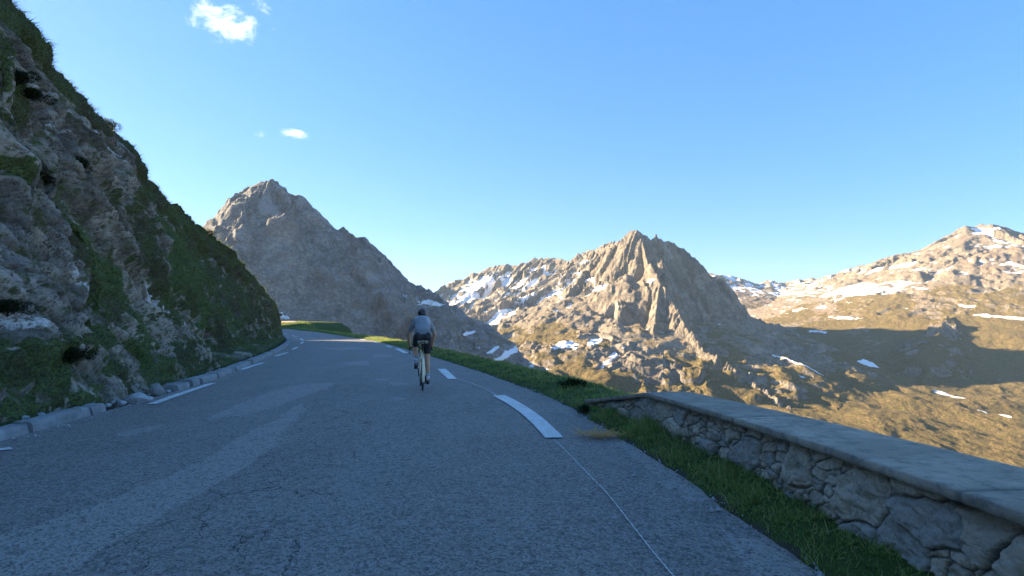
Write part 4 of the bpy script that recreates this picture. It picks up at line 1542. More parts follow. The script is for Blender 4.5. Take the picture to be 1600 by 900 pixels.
def verge_grass():
    n = 150000
    i = RNG.integers(0, len(VP) - 1, n * 3)
    yy = VP[i, 1]
    keep = (yy > 1.8) & (RNG.random(len(i)) < np.interp(yy, [2, 6, 14, 30, 70], [1.0, 1.0, 0.55, 0.30, 0.15]))
    i = i[keep]
    # offsets: dense at the middle of the strip, thinning on to the asphalt
    vw = VWID[i]
    yy = VP[i, 1]
    lim = np.where(yy < 8.9, 0.60, vw + 0.9)
    off = RNG.uniform(-0.10, 1.0, len(i)) * lim
    p = VP[i] + VN[i] * off[:, None] + (VP[np.minimum(i + 1, len(VP) - 1)] - VP[i]) * RNG.random(len(i))[:, None]
    edge = sstep(off + 0.16 * fbm(p[:, 0] / 0.3, p[:, 1] / 0.3, 3, 721) + 0.10 * fbm(p[:, 0] / 1.1, p[:, 1] / 1.1, 2, 722) - 0.05, -0.12, 0.06)
    pat = fbm(p[:, 0] / 0.45, p[:, 1] / 0.45, 3, 723)
    keep = (RNG.random(len(i)) < edge * np.clip(0.62 + 1.3 * pat, 0.12, 1))
    # keep clear of the masonry
    wx = np.interp(p[:, 1], W_FRONT[:, 1], W_FRONT[:, 0])
    inwall = (p[:, 1] < 8.9) & (p[:, 0] > wx - 0.01) & (p[:, 0] < wx + 0.75)
    keep &= ~inwall
    i, off, p, edge, pat = i[keep], off[keep], p[keep], edge[keep], pat[keep]
    z = road_z(p[:, 0], p[:, 1]) + verge_z(off, VWID[i], p[:, 0], p[:, 1])
    P = np.column_stack([p, z - 0.01])
    d = np.hypot(p[:, 0], p[:, 1])
    L = RNG.uniform(0.035, 0.095, len(P)) * (1 + 0.8 * pat) * (0.55 + 0.45 * edge) * np.interp(d, [3, 9, 20, 60], [0.9, 1.0, 1.35, 2.2])
    # taller tufts against the foot of the wall
    for (tx, ty, rr, k) in [(1.62, 6.75, 0.28, 1.6), (1.75, 6.1, 0.30, 0.7), (1.35, 7.8, 0.35, 0.6), (1.95, 4.2, .3, .5), (1.85, 5.0, .25, .5)]:
        L = L * (1 + k * np.exp(-((p[:, 0] - tx) ** 2 + (p[:, 1] - ty) ** 2) / rr ** 2))
    up = np.column_stack([RNG.normal(0, 0.35, len(P)), RNG.normal(0, 0.35, len(P)), np.ones(len(P))])
    tone = np.clip(0.55 + 0.9 * fbm(p[:, 0] / 0.9, p[:, 1] / 0.9, 3, 731) + RNG.normal(0, 0.2, len(P)), 0, 1)
    stalk = RNG.random(len(P)) < 0.012
    L = np.where(stalk, L * 2.2, L)
    dry = np.maximum((RNG.random(len(P)) < 0.11), stalk).astype(float) * RNG.uniform(0.4, 1, len(P))
    w = RNG.uniform(0.004, 0.009, len(P)) * np.interp(d, [3, 9, 20, 60], [1, 1.5, 2.6, 6])
    o = blades('grass', P, up, np.clip(L, 0.02, 0.4), w, RNG.uniform(0.2, 0.8, len(P)), tone, dry, M_GRASS_VERGE)
    stuff(o, 'short green grass on the verge between the asphalt and the wall', 'grass')
    # broad-leaved weeds low in the grass
    m = (RNG.random(len(P)) < 0.05) & (d < 9) & (off > 0.12)
    Q = P[m]
    k = 7
    B = np.repeat(Q, k, 0) + RNG.normal(0, 0.012, (len(Q) * k, 3)) * [1, 1, 0.3]
    a = RNG.uniform(0, 2 * math.pi, len(B))
    U = np.column_stack([np.cos(a), np.sin(a), RNG.uniform(0.3, 1.0, len(B))])
    o = blades('ground_cover', B, U, RNG.uniform(0.03, 0.065, len(B)), RNG.uniform(0.016, 0.03, len(B)), RNG.uniform(0.1, 0.4, len(B)),
               np.clip(RNG.normal(0.55, 0.25, len(B)), 0, 1), np.zeros(len(B)), M_GRASS_VERGE)
    stuff(o, 'low broad leaved weeds among the grass at the foot of the wall', 'weeds')
    print('verge blades', len(P), len(B))


verge_grass()


# ------------------------------------------------------------------ parapet wall: masonry + concrete coping
def stone_material():
    m, nt, b = material("wall_stone")
    P = nt.pos()
    hue, joint, moss, hue2 = nt.attr('hue'), nt.attr('joint'), nt.attr('moss'), nt.attr('tint')
    n = nt.noise(P, 5, 6, 0.7)
    f = nt.noise(P, 34, 6, 0.72)
    f2 = nt.noise(P, 120, 4, 0.7)
    c = nt.mix(hue, (0.44, 0.375, 0.295), (0.62, 0.545, 0.435))
    c = nt.mix(nt.math('MULTIPLY', hue2, 0.75), c, (0.36, 0.35, 0.33))
    c = nt.mix(nt.math('MULTIPLY', nt.smooth(n, 0.48, 0.70), 0.6), c, (0.42, 0.38, 0.31))
    c = nt.mix(nt.math('MULTIPLY', nt.smooth(f, 0.50, 0.34), 0.45), c, (0.12, 0.11, 0.095))
    c = nt.mix(nt.math('MULTIPLY', nt.smooth(f2, 0.55, 0.7), 0.35), c, (0.50, 0.47, 0.42))
    mor = nt.mix(f, (0.11, 0.098, 0.08), (0.26, 0.23, 0.19))
    c = nt.mix(joint, c, mor)
    c = nt.mix(nt.math('MULTIPLY', moss, nt.smooth(n, 0.42, 0.58)), c, (0.035, 0.048, 0.014))
    nt.l.new(c, b.inputs['Base Color'])
    b.inputs['Roughness'].default_value = 0.9
    b.inputs['Specular IOR Level'].default_value = 0.2
    h = nt.math('ADD', nt.math('MULTIPLY', f2, 0.35), nt.math('ADD', f, n))
    nt.l.new(nt.bump(h, 0.8, 0.016), b.inputs['Normal'])
    return m


def wall_parts():
    root = empty('stone_wall', (W_FRONT[200][0], W_FRONT[200][1], 0))
    tag(root, 'low rubble stone parapet wall with smooth grey concrete coping beside the road', 'wall')
    bpy.context.view_layer.update()
    inv = root.matrix_world.inverted()
    line = resample(W_FRONT, step=0.010)
    T = np.gradient(line, axis=0)
    T /= np.linalg.norm(T, axis=1)[:, None]
    N = np.stack([-T[:, 1], T[:, 0]], 1)      # towards the road
    s = np.arange(len(line)) * 0.010
    top = wall_top(line[:, 1]) - 0.065
    # thin the part behind the viewpoint
    keep = np.where((line[:, 1] > 1.2) | (np.arange(len(line)) % 5 == 0))[0]
    line, N, s, top = line[keep], N[keep], s[keep], top[keep]
    rows = 84
    t = np.linspace(0, 1, rows)[:, None]
    zb = -0.25
    Zr = zb + (top[None] - zb) * t
    S = np.broadcast_to(s[None], Zr.shape)
    # stones of mixed size: large cells low down, small ones in between and above
    wS = S + 0.05 * fbm(S / .22, Zr / .22, 3, 801)
    wZ = Zr + 0.04 * fbm(S / .22 + 9, Zr / .22, 3, 802)
    u, v = wS + 0.25 * wZ, wZ
    f1, f2, h1, h2, dx, dy = cells(u / 0.36, v / 0.30 + 0.35, 811)
    g1, g2, k1, k2, ex, ey = cells(u / 0.15, v / 0.095, 815)
    small = (h1 < 0.42)                        # a third of the big cells are packed with small stones
    e_big = (f2 - f1) * 0.33
    e_small = np.minimum((g2 - g1) * 0.12, e_big)
    e = np.where(small, e_small, e_big)
    hue = np.where(small, k1, h2)
    tint = np.where(small, (k2 > 0.82), (h2 * 7 % 1 > 0.72)).astype(float)
    jw = 0.010
    joint = 1 - sstep(e + 0.006 * fbm(S / .05, Zr / .05, 3, 821), jw * 0.4, jw * 1.6)
    dome = np.clip(e / np.where(small, 0.018, 0.030), 0, 1) * 0.85 + 0.15 * np.sqrt(np.clip(e / np.where(small, 0.04, 0.10), 0, 1))
    fc, fgap, _, _ = facets(u / 0.13, v / 0.11, 835)
    tiltx = np.where(small, (k1 - 0.5) * ex * 0.05, (h1 - 0.7) * dx * 0.16)
    tilty = np.where(small, (k2 - 0.5) * ey * 0.04, (h2 - 0.5) * dy * 0.12)
    prot = np.where(small, 0.02 + 0.028 * k2, 0.035 + 0.035 * h2)
    d = -0.055 + prot * dome + tiltx * dome + tilty * dome + 0.030 * dome * (fc - 0.4) + 0.008 * dome * ridged(u / .16, v / .12, 4, 831) + 0.008 * fbm(S / .04, Zr / .04, 4, 832) \
        + 0.012 * fbm(S / .10, Zr / .10, 3, 833)
    # deep hollows under the coping where mortar has gone
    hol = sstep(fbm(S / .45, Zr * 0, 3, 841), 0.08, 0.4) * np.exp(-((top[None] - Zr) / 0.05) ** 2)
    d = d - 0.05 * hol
    batter = 0.04 * (1 - t)                    # leans back a little
    X = line[None, :, 0] + N[None, :, 0] * (d + batter)
    Y = line[None, :, 1] + N[None, :, 1] * (d + batter)
    V = np.stack([X, Y, Zr], -1).reshape(-1, 3)
    moss = np.clip(0.55 * np.exp(-((Zr - 0.02) / 0.09) ** 2) + 0.8 * np.clip(fbm(S / 0.5, Zr / 0.3, 3, 851), 0, 1), 0, 1)
    Fq = grid_faces(*X.shape, False)
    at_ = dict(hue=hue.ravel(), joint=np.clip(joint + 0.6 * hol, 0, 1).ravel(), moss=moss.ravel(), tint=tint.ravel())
    # body behind the face: top shelf, back and far end, as a coarse shell
    nb = len(line)
    W = 0.60
    back = line - N * W
    bt = np.column_stack([back, top])
    bb = np.column_stack([back, np.full(nb, -1.1)])
    base = len(V)
    V2 = np.vstack([bt, bb])
    q = []
    topi = (rows - 1) * nb
    a = np.arange(nb - 1)
    q.append(np.stack([topi + a, topi + a + 1, base + a + 1, base + a], 1))
    q.append(np.stack([base + a, base + a + 1, base + nb + a + 1, base + nb + a], 1))
    q.append(np.array([[topi + nb - 1, base + nb - 1, base + 2 * nb - 1, nb - 1], [topi, 0, base + nb, base]]))
    V = np.vstack([V, V2])
    for k in at_:
        at_[k] = np.concatenate([at_[k], np.full(2 * nb, 0.5 if k in ('hue',) else 0.0)])
    Fq = np.vstack([Fq] + q)
    off = np.array(root.location)
    mesh_from('masonry', V - off, Fq, stone_material(), False, at_, root)

    # coping
    line = resample(W_FRONT, step=0.02)
    T = np.gradient(line, axis=0)
    T /= np.linalg.norm(T, axis=1)[:, None]
    N = np.stack([-T[:, 1], T[:, 0]], 1)
    top = wall_top(line[:, 1])
    ker = np.ones(15) / 15
    top = np.convolve(np.pad(top, 7, mode='edge'), ker, 'valid')
    wdt = np.interp(line[:, 1], [2, 4.4, 6.3, 8.85], [0.72, 0.62, 0.55, 0.50])
    prof = [(0.005, -0.060), (-0.028, -0.058), (-0.036, -0.050), (-0.036, -0.03), (-0.035, -0.006), (-0.029, 0.0)]
    ntop = 16
    cols = []
    for (o, z) in prof:
        cols.append((np.full(len(line), o), np.full(len(line), z)))
    for k in range(1, ntop + 1):
        f = k / ntop
        cols.append((-0.029 + (wdt + 0.029) * f, np.full(len(line), 0.006 * math.sin(f * math.pi))))
    cols.append((wdt + 0.0, np.full(len(line), -0.075)))
    O = np.stack([c[0] for c in cols], 1)
    Zp = np.stack([c[1] for c in cols], 1)
    sx = np.arange(len(line))[:, None] * 0.02 + 0 * O
    wob = 0.005 * fbm(sx / 0.5, O * 0 + Zp * 3, 4, 861) + 0.003 * fbm(sx / 0.09, O * 2 + Zp * 10, 3, 862)
    chip = np.zeros(O.shape)
    chip[:, 0:3] = 0.020 * np.clip(fbm(sx[:, 0:3] / 0.35, sx[:, 0:3] * 0, 4, 865), 0, 1)     # ragged lower arris
    X = line[:, None, 0] - N[:, None, 0] * (O + wob * (O < 0.02))
    Y = line[:, None, 1] - N[:, None, 1] * (O + wob * (O < 0.02))
    Z = top[:, None] + Zp + wob * 0.5 + chip
    slab = np.floor((sx + 0.4) / 2.3)
    tone_ = ((slab * 7.31) % 1.0)
    jcol = np.exp(-(((sx + 0.4) % 2.3 - 1.15) / 0.02) ** 2)
    tone_ = (np.floor((sx + 0.4 - 1.15) / 2.3) * 0.618) % 1.0
    jt = np.exp(-(((sx + 0.4) % 2.3 - 1.15) / 0.022) ** 2)
    Z = Z - 0.014 * jt * (Zp > -0.045)
    X = X + N[:, None, 0] * (-0.012) * jt * (O < 0)
    Y = Y + N[:, None, 1] * (-0.012) * jt * (O < 0)
    V = np.stack([X, Y, Z], -1)
    nr, nc = O.shape
    Fq = grid_faces(nr, nc, True)
    ends = []
    for base, rev in ((0, False), ((nr - 1) * nc, True)):
        for j in range(1, nc // 2):
            qd = [base + j - 1, base + j, base + nc - 1 - j, base + nc - j]
            ends.append(qd[::-1] if rev else qd)
    Fq = np.vstack([Fq, np.array(ends)])
    m, nt, b = material("coping_concrete")
    P = nt.pos()
    n1 = nt.noise(nt.mapping(P, (1.2, 0.7, 1)), 2.2, 7, 0.62)
    n2 = nt.noise(P, 9, 6, 0.65)
    n3 = nt.noise(P, 70, 5, 0.7)
    c = nt.mix(nt.smooth(n1, 0.32, 0.70), (0.27, 0.225, 0.17), (0.40, 0.34, 0.265))
    c = nt.mix(nt.math('MULTIPLY', nt.smooth(n2, 0.48, 0.64), 0.7), c, (0.15, 0.14, 0.12))
    c = nt.mix(nt.math('MULTIPLY', nt.smooth(n3, 0.42, 0.28), 0.5), c, (0.13, 0.125, 0.118))
    c = nt.mix(nt.math('MULTIPLY', nt.smooth(n3, 0.56, 0.70), 0.45), c, (0.50, 0.46, 0.39))
    c = nt.mix(nt.attr('tone'), nt.mix(1.0, c, (0.82, 0.82, 0.82), 'MULTIPLY'), nt.mix(1.0, c, (1.12, 1.12, 1.12), 'MULTIPLY'))
    c = nt.mix(nt.math('MULTIPLY', nt.attr('jcol'), 0.8), c, (0.07, 0.066, 0.058))
    lich = nt.voronoi(P, 13, 'F1')
    c = nt.mix(nt.math('MULTIPLY', nt.smooth(lich, 0.16, 0.06), nt.smooth(n1, 0.50, 0.62)), c, (0.50, 0.47, 0.36))
    wk = nt.noise(nt.mapping(P, (0.6, 1.6, 1), (0, 0, 0.35)), 2.0, 5, 0.6, dist=1.5)
    c = nt.mix(nt.math('MULTIPLY', nt.smooth(wk, 0.57, 0.60), nt.math('MULTIPLY', nt.smooth(wk, 0.64, 0.60), 0.5)), c, (0.13, 0.135, 0.135))
    nt.l.new(c, b.inputs['Base Color'])
    b.inputs['Roughness'].default_value = 0.82
    h = nt.math('ADD', nt.math('MULTIPLY', n3, 0.4), n2)
    nt.l.new(nt.bump(h, 0.8, 0.014), b.inputs['Normal'])
    mesh_from('coping', V.reshape(-1, 3) - off, Fq, m, True, dict(tone=tone_.ravel(), jcol=jcol.ravel()), root)


wall_parts()


# ------------------------------------------------------------------ bank and lay-by beyond the bend
def build_bank():
    pts = R_EDGE[(R_EDGE[:, 1] > 80) & (R_EDGE[:, 1] < 113)]
    P = resample(pts, step=0.35)
    T = np.gradient(P, axis=0)
    T /= np.linalg.norm(T, axis=1)[:, None]
    N = np.stack([T[:, 1], -T[:, 0]], 1)
    offs = np.concatenate([np.linspace(0.3, 6, 26), np.linspace(6.5, 34, 24)])
    X = P[:, None, 0] + N[:, None, 0] * offs
    Y = P[:, None, 1] + N[:, None, 1] * offs
    O = np.broadcast_to(offs, X.shape)
    hx = np.interp(X, [-60, -50, -42, -39.5, -38, -36.8, -35.6, -34.4, -32.5, -28], [1.75, 1.72, 1.70, 1.62, 1.42, 0.88, 0.32, -0.15, -0.9, -2.5])
    hx = hx + 0.12 * fbm(X / 3, Y / 3, 3, 871)
    rise = sstep(O, 0.2, 5.0)
    Z = 0.02 + np.maximum(hx, 0.0) * rise + road_z(P[:, 0], P[:, 1])[:, None] * (1 - rise)
    Z = Z - np.clip(O - 22, 0, None) * 0.7
    Z = Z + np.minimum(hx, 0.0) * sstep(O, 0.3, 2.5) - sstep(X, -35.5, -31) * 0.75 * np.clip(O - 0.5, 0, None)
    bare = sstep(Z + 0.06 * fbm(X / 1.2, Y / 1.2, 3, 873) - hx, -0.30, -0.10) * sstep(-X, 39.3, 41.0) * (O < 7)
    g = np.ones(X.shape)
    o = mesh_from('bank', np.stack([X, Y, Z], -1).reshape(-1, 3), grid_faces(*X.shape, True), M_SOIL, True, dict(grassy=g.ravel(), bare=bare.ravel()))
    structure(o)
    n = 14000
    i = RNG.integers(0, X.shape[0] - 1, n)
    j = RNG.integers(0, 27, n)
    a, b2 = RNG.random(n)[:, None], RNG.random(n)[:, None]
    V = np.stack([X, Y, Z], -1)
    p = V[i, j] + (V[i + 1, j] - V[i, j]) * a + (V[i, j + 1] - V[i, j]) * b2
    k = RNG.random(n) > bare[i, j] * 1.4
    p = p[k]
    up = np.column_stack([RNG.normal(0, .3, len(p)), RNG.normal(0, .3, len(p)), np.ones(len(p))])
    o = blades('grass', p, up, RNG.uniform(0.10, 0.25, len(p)), RNG.uniform(0.03, 0.06, len(p)), RNG.uniform(0.2, 0.6, len(p)), np.clip(RNG.normal(0.6, .25, len(p)), 0, 1), (RNG.random(len(p)) < 0.08) * 0.7, M_GRASS_VERGE)
    stuff(o, 'green grass on the low bank beyond the bend', 'grass')


build_bank()
# ------------------------------------------------------------------ tubes and small solids
def ring_pts(c, d, r, n, r2=None, roll=None):
    d = Vector(d).normalized()
    ref = Vector((0, 0, 1)) if abs(d.z) < 0.95 else Vector((0, 1, 0))
    if roll is not None:
        ref = Vector(roll)
    a = d.cross(ref).normalized()
    b = a.cross(d).normalized()
    r2 = r if r2 is None else r2
    return [Vector(c) + a * (r * math.cos(2 * math.pi * k / n)) + b * (r2 * math.sin(2 * math.pi * k / n)) for k in range(n)]


def bm_tube(bm, pts, radii, n=10, cap=True, roll=None):
    pts = [Vector(p) for p in pts]
    if isinstance(radii, (int, float)):
        radii = [radii] * len(pts)
    rings = []
    for i, p in enumerate(pts):
        d = (pts[min(i + 1, len(pts) - 1)] - pts[max(i - 1, 0)])
        r = radii[i]
        r1, r2 = r if isinstance(r, tuple) else (r, r)
        rings.append([bm.verts.new(v) for v in ring_pts(p, d, r1, n, r2, roll)])
    for a, b in zip(rings[:-1], rings[1:]):
        for k in range(n):
            bm.faces.new((a[k], a[(k + 1) % n], b[(k + 1) % n], b[k]))
    if cap:
        bm.faces.new(rings[0][::-1])
        bm.faces.new(rings[-1])
    return rings


def bm_ring(bm, c, axis, R, r, seg=48, n=8, r2=None):
    """torus"""
    axis = Vector(axis).normalized()
    ref = Vector((0, 0, 1)) if abs(axis.z) < 0.9 else Vector((0, 1, 0))
    a = axis.cross(ref).normalized()
    b = axis.cross(a).normalized()
    r2 = r if r2 is None else r2
    rings = []
    for i in range(seg):
        t = 2 * math.pi * i / seg
        rd = a * math.cos(t) + b * math.sin(t)
        rings.append([bm.verts.new(Vector(c) + rd * (R + r * math.cos(2 * math.pi * k / n)) + axis * (r2 * math.sin(2 * math.pi * k / n))) for k in range(n)])
    for i in range(seg):
        p, q = rings[i], rings[(i + 1) % seg]
        for k in range(n):
            bm.faces.new((p[k], p[(k + 1) % n], q[(k + 1) % n], q[k]))


def bm_box(bm, c, size, rot=None, bevel=0.0):
    r = bmesh.ops.create_cube(bm, size=1.0)
    vs = r['verts']
    M = Matrix.Diagonal((*size, 1))
    if rot is not None:
        M = rot.to_4x4() @ M
    M = Matrix.Translation(c) @ M
    bmesh.ops.transform(bm, matrix=M, verts=vs)
    if bevel:
        es = list({e for v in vs for e in v.link_edges})
        bmesh.ops.bevel(bm, geom=es, offset=bevel, segments=2, affect='EDGES', clamp_overlap=True)


def bm_ball(bm, c, r, seg=16, rings=10, rot=None):
    res = bmesh.ops.create_uvsphere(bm, u_segments=seg, v_segments=rings, radius=1.0)
    rr = r if isinstance(r, tuple) else (r, r, r)
    M = Matrix.Diagonal((*rr, 1))
    if rot is not None:
        M = rot.to_4x4() @ M
    bmesh.ops.transform(bm, matrix=Matrix.Translation(c) @ M, verts=res['verts'])


def part(name, bm, mat, parent=None, smooth=True):
    me = bpy.data.meshes.new(name)
    bmesh.ops.recalc_face_normals(bm, faces=bm.faces[:])
    bm.to_mesh(me)
    bm.free()
    me.polygons.foreach_set('use_smooth', np.full(len(me.polygons), bool(smooth)))
    me.materials.append(mat)
    o = bpy.data.objects.new(name, me)
    COL.objects.link(o)
    if parent is not None:
        o.parent = parent
    return o


def remeshed(name, bm, mat, parent, voxel, smooth_it=4, decimate=None):
    """closed solids run together into one skin"""
    me = bpy.data.meshes.new(name)
    bmesh.ops.recalc_face_normals(bm, faces=bm.faces[:])
    bm.to_mesh(me)
    bm.free()
    o = bpy.data.objects.new(name, me)
    COL.objects.link(o)
    r = o.modifiers.new('r', 'REMESH')
    r.mode = 'VOXEL'
    r.voxel_size = voxel
    r.use_smooth_shade = True
    s = o.modifiers.new('s', 'SMOOTH')
    s.factor = 0.5
    s.iterations = smooth_it
    dg = bpy.context.evaluated_depsgraph_get()
    dg.update()
    nm = bpy.data.meshes.new_from_object(o.evaluated_get(dg))
    nm.name = name
    o.modifiers.clear()
    o.data = nm
    bpy.data.meshes.remove(me)
    nm.materials.clear()
    nm.materials.append(mat)
    nm.polygons.foreach_set('use_smooth', np.full(len(nm.polygons), True))
    if parent is not None:
        o.parent = parent
    return o


M_TYRE = flat_mat("tyre_rubber", (0.020, 0.020, 0.021), 0.7, 0.3)
M_BLACK = flat_mat("black_composite", (0.016, 0.016, 0.018), 0.35, 0.5)
M_ALLOY = flat_mat("bare_alloy", (0.55, 0.55, 0.56), 0.35, 0.5, 0.9)
M_CHAIN = flat_mat("chain_steel", (0.22, 0.20, 0.17), 0.45, 0.5, 0.8)
M_FRAME = flat_mat("frame_paint", (0.82, 0.70, 0.50), 0.32, 0.5, 0.0, 0.06)
M_SKIN = flat_mat("skin", (0.54, 0.33, 0.22), 0.55, 0.35, 0.0, 0.10, 14)
M_HAIR = flat_mat("dark_hair", (0.035, 0.024, 0.016), 0.7, 0.3)

BIKE_AT = gnd(660, 611.5)
BIKE_YAW = rad(11.5)
BIKE_Z = 0.012
BS = 0.915


def ring_circle(c, R, k, n):
    a = 2 * math.pi * k / n
    return (c[0], c[1] + R * math.cos(a), c[2] + R * math.sin(a))


def build_bicycle():
    root = empty('bicycle', (BIKE_AT[0], BIKE_AT[1], BIKE_Z), BIKE_YAW)
    tag(root, 'pale pink road bicycle with thin black tyres ridden up the road', 'bicycle')
    WR = 0.338
    wheels = {'rear': (0, 0.0, WR), 'front': (0, 1.0, WR)}
    for k, c in wheels.items():
        bm = bmesh.new()
        bm_ring(bm, c, (1, 0, 0), 0.312, 0.010, 56, 8, 0.011)
        w = part('wheel', bm, M_BLACK, root)
        bm = bmesh.new()
        bm_ring(bm, c, (1, 0, 0), 0.324, 0.0145, 56, 10, 0.0145)
        part('tyre', bm, M_TYRE, w)
        bm = bmesh.new()
        for i in range(24):
            sgn = 1 if i % 2 else -1
            a = 2 * math.pi * i / 24
            p = Vector(c) + Vector((0.026 * sgn, 0.02 * math.cos(a + 1.2 * sgn), 0.02 * math.sin(a + 1.2 * sgn)))
            q = Vector(c) + Vector((0, 0.304 * math.cos(a), 0.304 * math.sin(a)))
            bm_tube(bm, [p, q], 0.0012, 5)
        part('spokes', bm, M_ALLOY, w)
        bm = bmesh.new()
        bm_tube(bm, [(-0.045, c[1], c[2]), (-0.03, c[1], c[2]), (0.03, c[1], c[2]), (0.045, c[1], c[2])], [0.02, 0.014, 0.014, 0.02], 14)
        bm_tube(bm, [(-0.066, c[1], c[2]), (0.066, c[1], c[2])], 0.006, 10)
        part('hub', bm, M_BLACK, w)
    BB = Vector((0, 0.41, 0.275))
    ST = Vector((0, 0.235, 0.80))          # seat cluster
    HT = Vector((0, 0.845, 0.83))          # head tube top
    HB = Vector((0, 0.895, 0.68))
    # frame: one welded piece
    bm = bmesh.new()
    bm_tube(bm, [BB, BB.lerp(ST, .5), ST + (ST - BB) * 0.06], [0.022, 0.018, 0.019], 14)
    bm_tube(bm, [ST - Vector((0, 0, 0.02)), HT - Vector((0, 0.0, 0.03))], [0.016, 0.018], 12)
    bm_tube(bm, [BB, HB + Vector((0, 0, 0.02))], [0.026, 0.022], 14)
    bm_tube(bm, [HB, HT], 0.022, 14)
    bm_tube(bm, [BB - Vector((0.045, 0, 0)), BB + Vector((0.045, 0, 0))], 0.024, 14)
    for s in (-1, 1):
        bm_tube(bm, [BB + Vector((s * 0.03, -0.01, 0)), (s * 0.045, 0.22, 0.30), (s * 0.064, 0.0, WR)], [0.014, 0.011, 0.009], 10)
        bm_tube(bm, [ST + Vector((s * 0.012, -0.01, -0.03)), (s * 0.032, 0.15, 0.63), (s * 0.052, 0.06, 0.45), (s * 0.064, 0.0, WR)], [0.014, 0.013, 0.011, 0.009], 10)
        bm_box(bm, Vector((s * 0.064, 0.0, WR)), (0.008, 0.04, 0.05), None, 0.003)
    part('frame', bm, M_FRAME, root)
    # pale mudguard strip over the rear wheel, seen from behind between the stays
    bm = bmesh.new()
    rows = []
    for i in range(22):
        a = rad(70 + (200 - 70) * i / 21)
        R = 0.362
        w_ = 0.031
        rows.append([bm.verts.new((x, R2 * math.cos(a), WR + R2 * math.sin(a))) for x, R2 in ((-w_, R - 0.010), (-w_ * .6, R + 0.001), (0, R + .004), (w_ * .6, R + 0.001), (w_, R - 0.010), (w_ * .6, R - 0.003), (0, R), (-w_ * .6, R - 0.003))])
    for p, q in zip(rows[:-1], rows[1:]):
        for k in range(8):
            bm.faces.new((p[k], p[(k + 1) % 8], q[(k + 1) % 8], q[k]))
    bm.faces.new(rows[0])
    bm.faces.new(rows[-1][::-1])
    part('mudguard', bm, M_FRAME, root)
    bm = bmesh.new()
    for s in (-1, 1):
        bm_tube(bm, [(s * 0.018, 0.88, 0.66), (s * 0.045, 0.93, 0.55), (s * 0.05, 0.985, 0.38), (s * 0.05, 1.0, WR)], [0.015, 0.013, 0.010, 0.008], 10)
    bm_tube(bm, [(-0.03, 0.893, 0.672), (0.03, 0.893, 0.672)], 0.018, 10)
    part('fork', bm, M_FRAME, root)
    bm = bmesh.new()
    SP = ST + (ST - BB).normalized() * 0.21
    bm_tube(bm, [ST, SP], 0.0136, 12)
    part('seat_post', bm, M_BLACK, root)
    # saddle: narrow nose, wide tail
    bm = bmesh.new()
    cx = SP + Vector((0, 0.0, 0.035))
    sec = [(-0.135, 0.062, 0.018), (-0.125, 0.074, 0.028), (-0.09, 0.073, 0.032), (-0.03, 0.050, 0.030), (0.03, 0.028, 0.026), (0.10, 0.020, 0.022), (0.135, 0.015, 0.016), (0.145, 0.006, 0.008)]
    rings = []
    for (y, hw, hh) in sec:
        rings.append([bm.verts.new((cx.x + hw * math.cos(2 * math.pi * k / 16), cx.y + y, cx.z + (0.010 if y < -.06 else 0) + hh * 0.8 * math.sin(2 * math.pi * k / 16) * (1.0 if math.sin(2 * math.pi * k / 16) > 0 else 0.7))) for k in range(16)])
    for p, q in zip(rings[:-1], rings[1:]):
        for k in range(16):
            bm.faces.new((p[k], p[(k + 1) % 16], q[(k + 1) % 16], q[k]))
    bm.faces.new(rings[0]); bm.faces.new(rings[-1])
    sd = part('saddle', bm, M_BLACK, root)
    bm = bmesh.new()
    for s in (-1, 1):
        bm_tube(bm, [(s * 0.022, cx.y - 0.11, cx.z - 0.01), (s * 0.022, cx.y - 0.05, cx.z - 0.035), (s * 0.022, cx.y + 0.05, cx.z - 0.035), (s * 0.008, cx.y + 0.12, cx.z - 0.012)], 0.0035, 6)
    part('rail', bm, M_ALLOY, sd)
    # rolled pouch strapped behind the saddle, mottled beige
    m, nt, b = material("pouch_cloth")
    n = nt.noise(nt.obj(), 45, 4, 0.7)
    nt.l.new(nt.mix(nt.smooth(n, 0.42, 0.58), (0.10, 0.085, 0.06), (0.40, 0.36, 0.28)), b.inputs['Base Color'])
    bm = bmesh.new()
    y0, z0 = cx.y - 0.165, cx.z - 0.005
    bm_tube(bm, [(-0.112, y0, z0), (-0.108, y0, z0), (-0.09, y0, z0 + .004), (0, y0 - .004, z0 + .008), (0.09, y0, z0 + .004), (0.108, y0, z0), (0.112, y0, z0)], [0.018, 0.032, 0.037, 0.040, 0.037, 0.032, 0.018], 14)
    pc = part('saddle_bag', bm, m, root)
    for x in (-0.04, 0.04):
        bm = bmesh.new()
        bm_ring(bm, (x, y0 - .002, z0 + .006), (1, 0, 0), 0.040, 0.003, 24, 6, 0.008)
        part('strap', bm, M_BLACK, pc)
    bm = bmesh.new()
    bm_box(bm, Vector((0, cx.y - 0.105, cx.z - 0.075)), (0.065, 0.085, 0.075), Matrix.Rotation(rad(-15), 3, 'X'), 0.014)
    part('tool_pouch', bm, M_BLACK, root)
    bm = bmesh.new()
    bm_box(bm, Vector((0, SP.y - 0.03, 0.835)), (0.026, 0.02, 0.05), None, 0.006)
    part('rear_light', bm, flat_mat("unlit_red_lens", (0.22, 0.02, 0.02), 0.25, 0.5), root)
    # handlebar, stem, levers
    bm = bmesh.new()
    bz, by = 0.885, 0.945
    bm_tube(bm, [HT, HT + Vector((0, -0.006, 0.045)), (0, by, bz)], [0.016, 0.016, 0.014], 10)
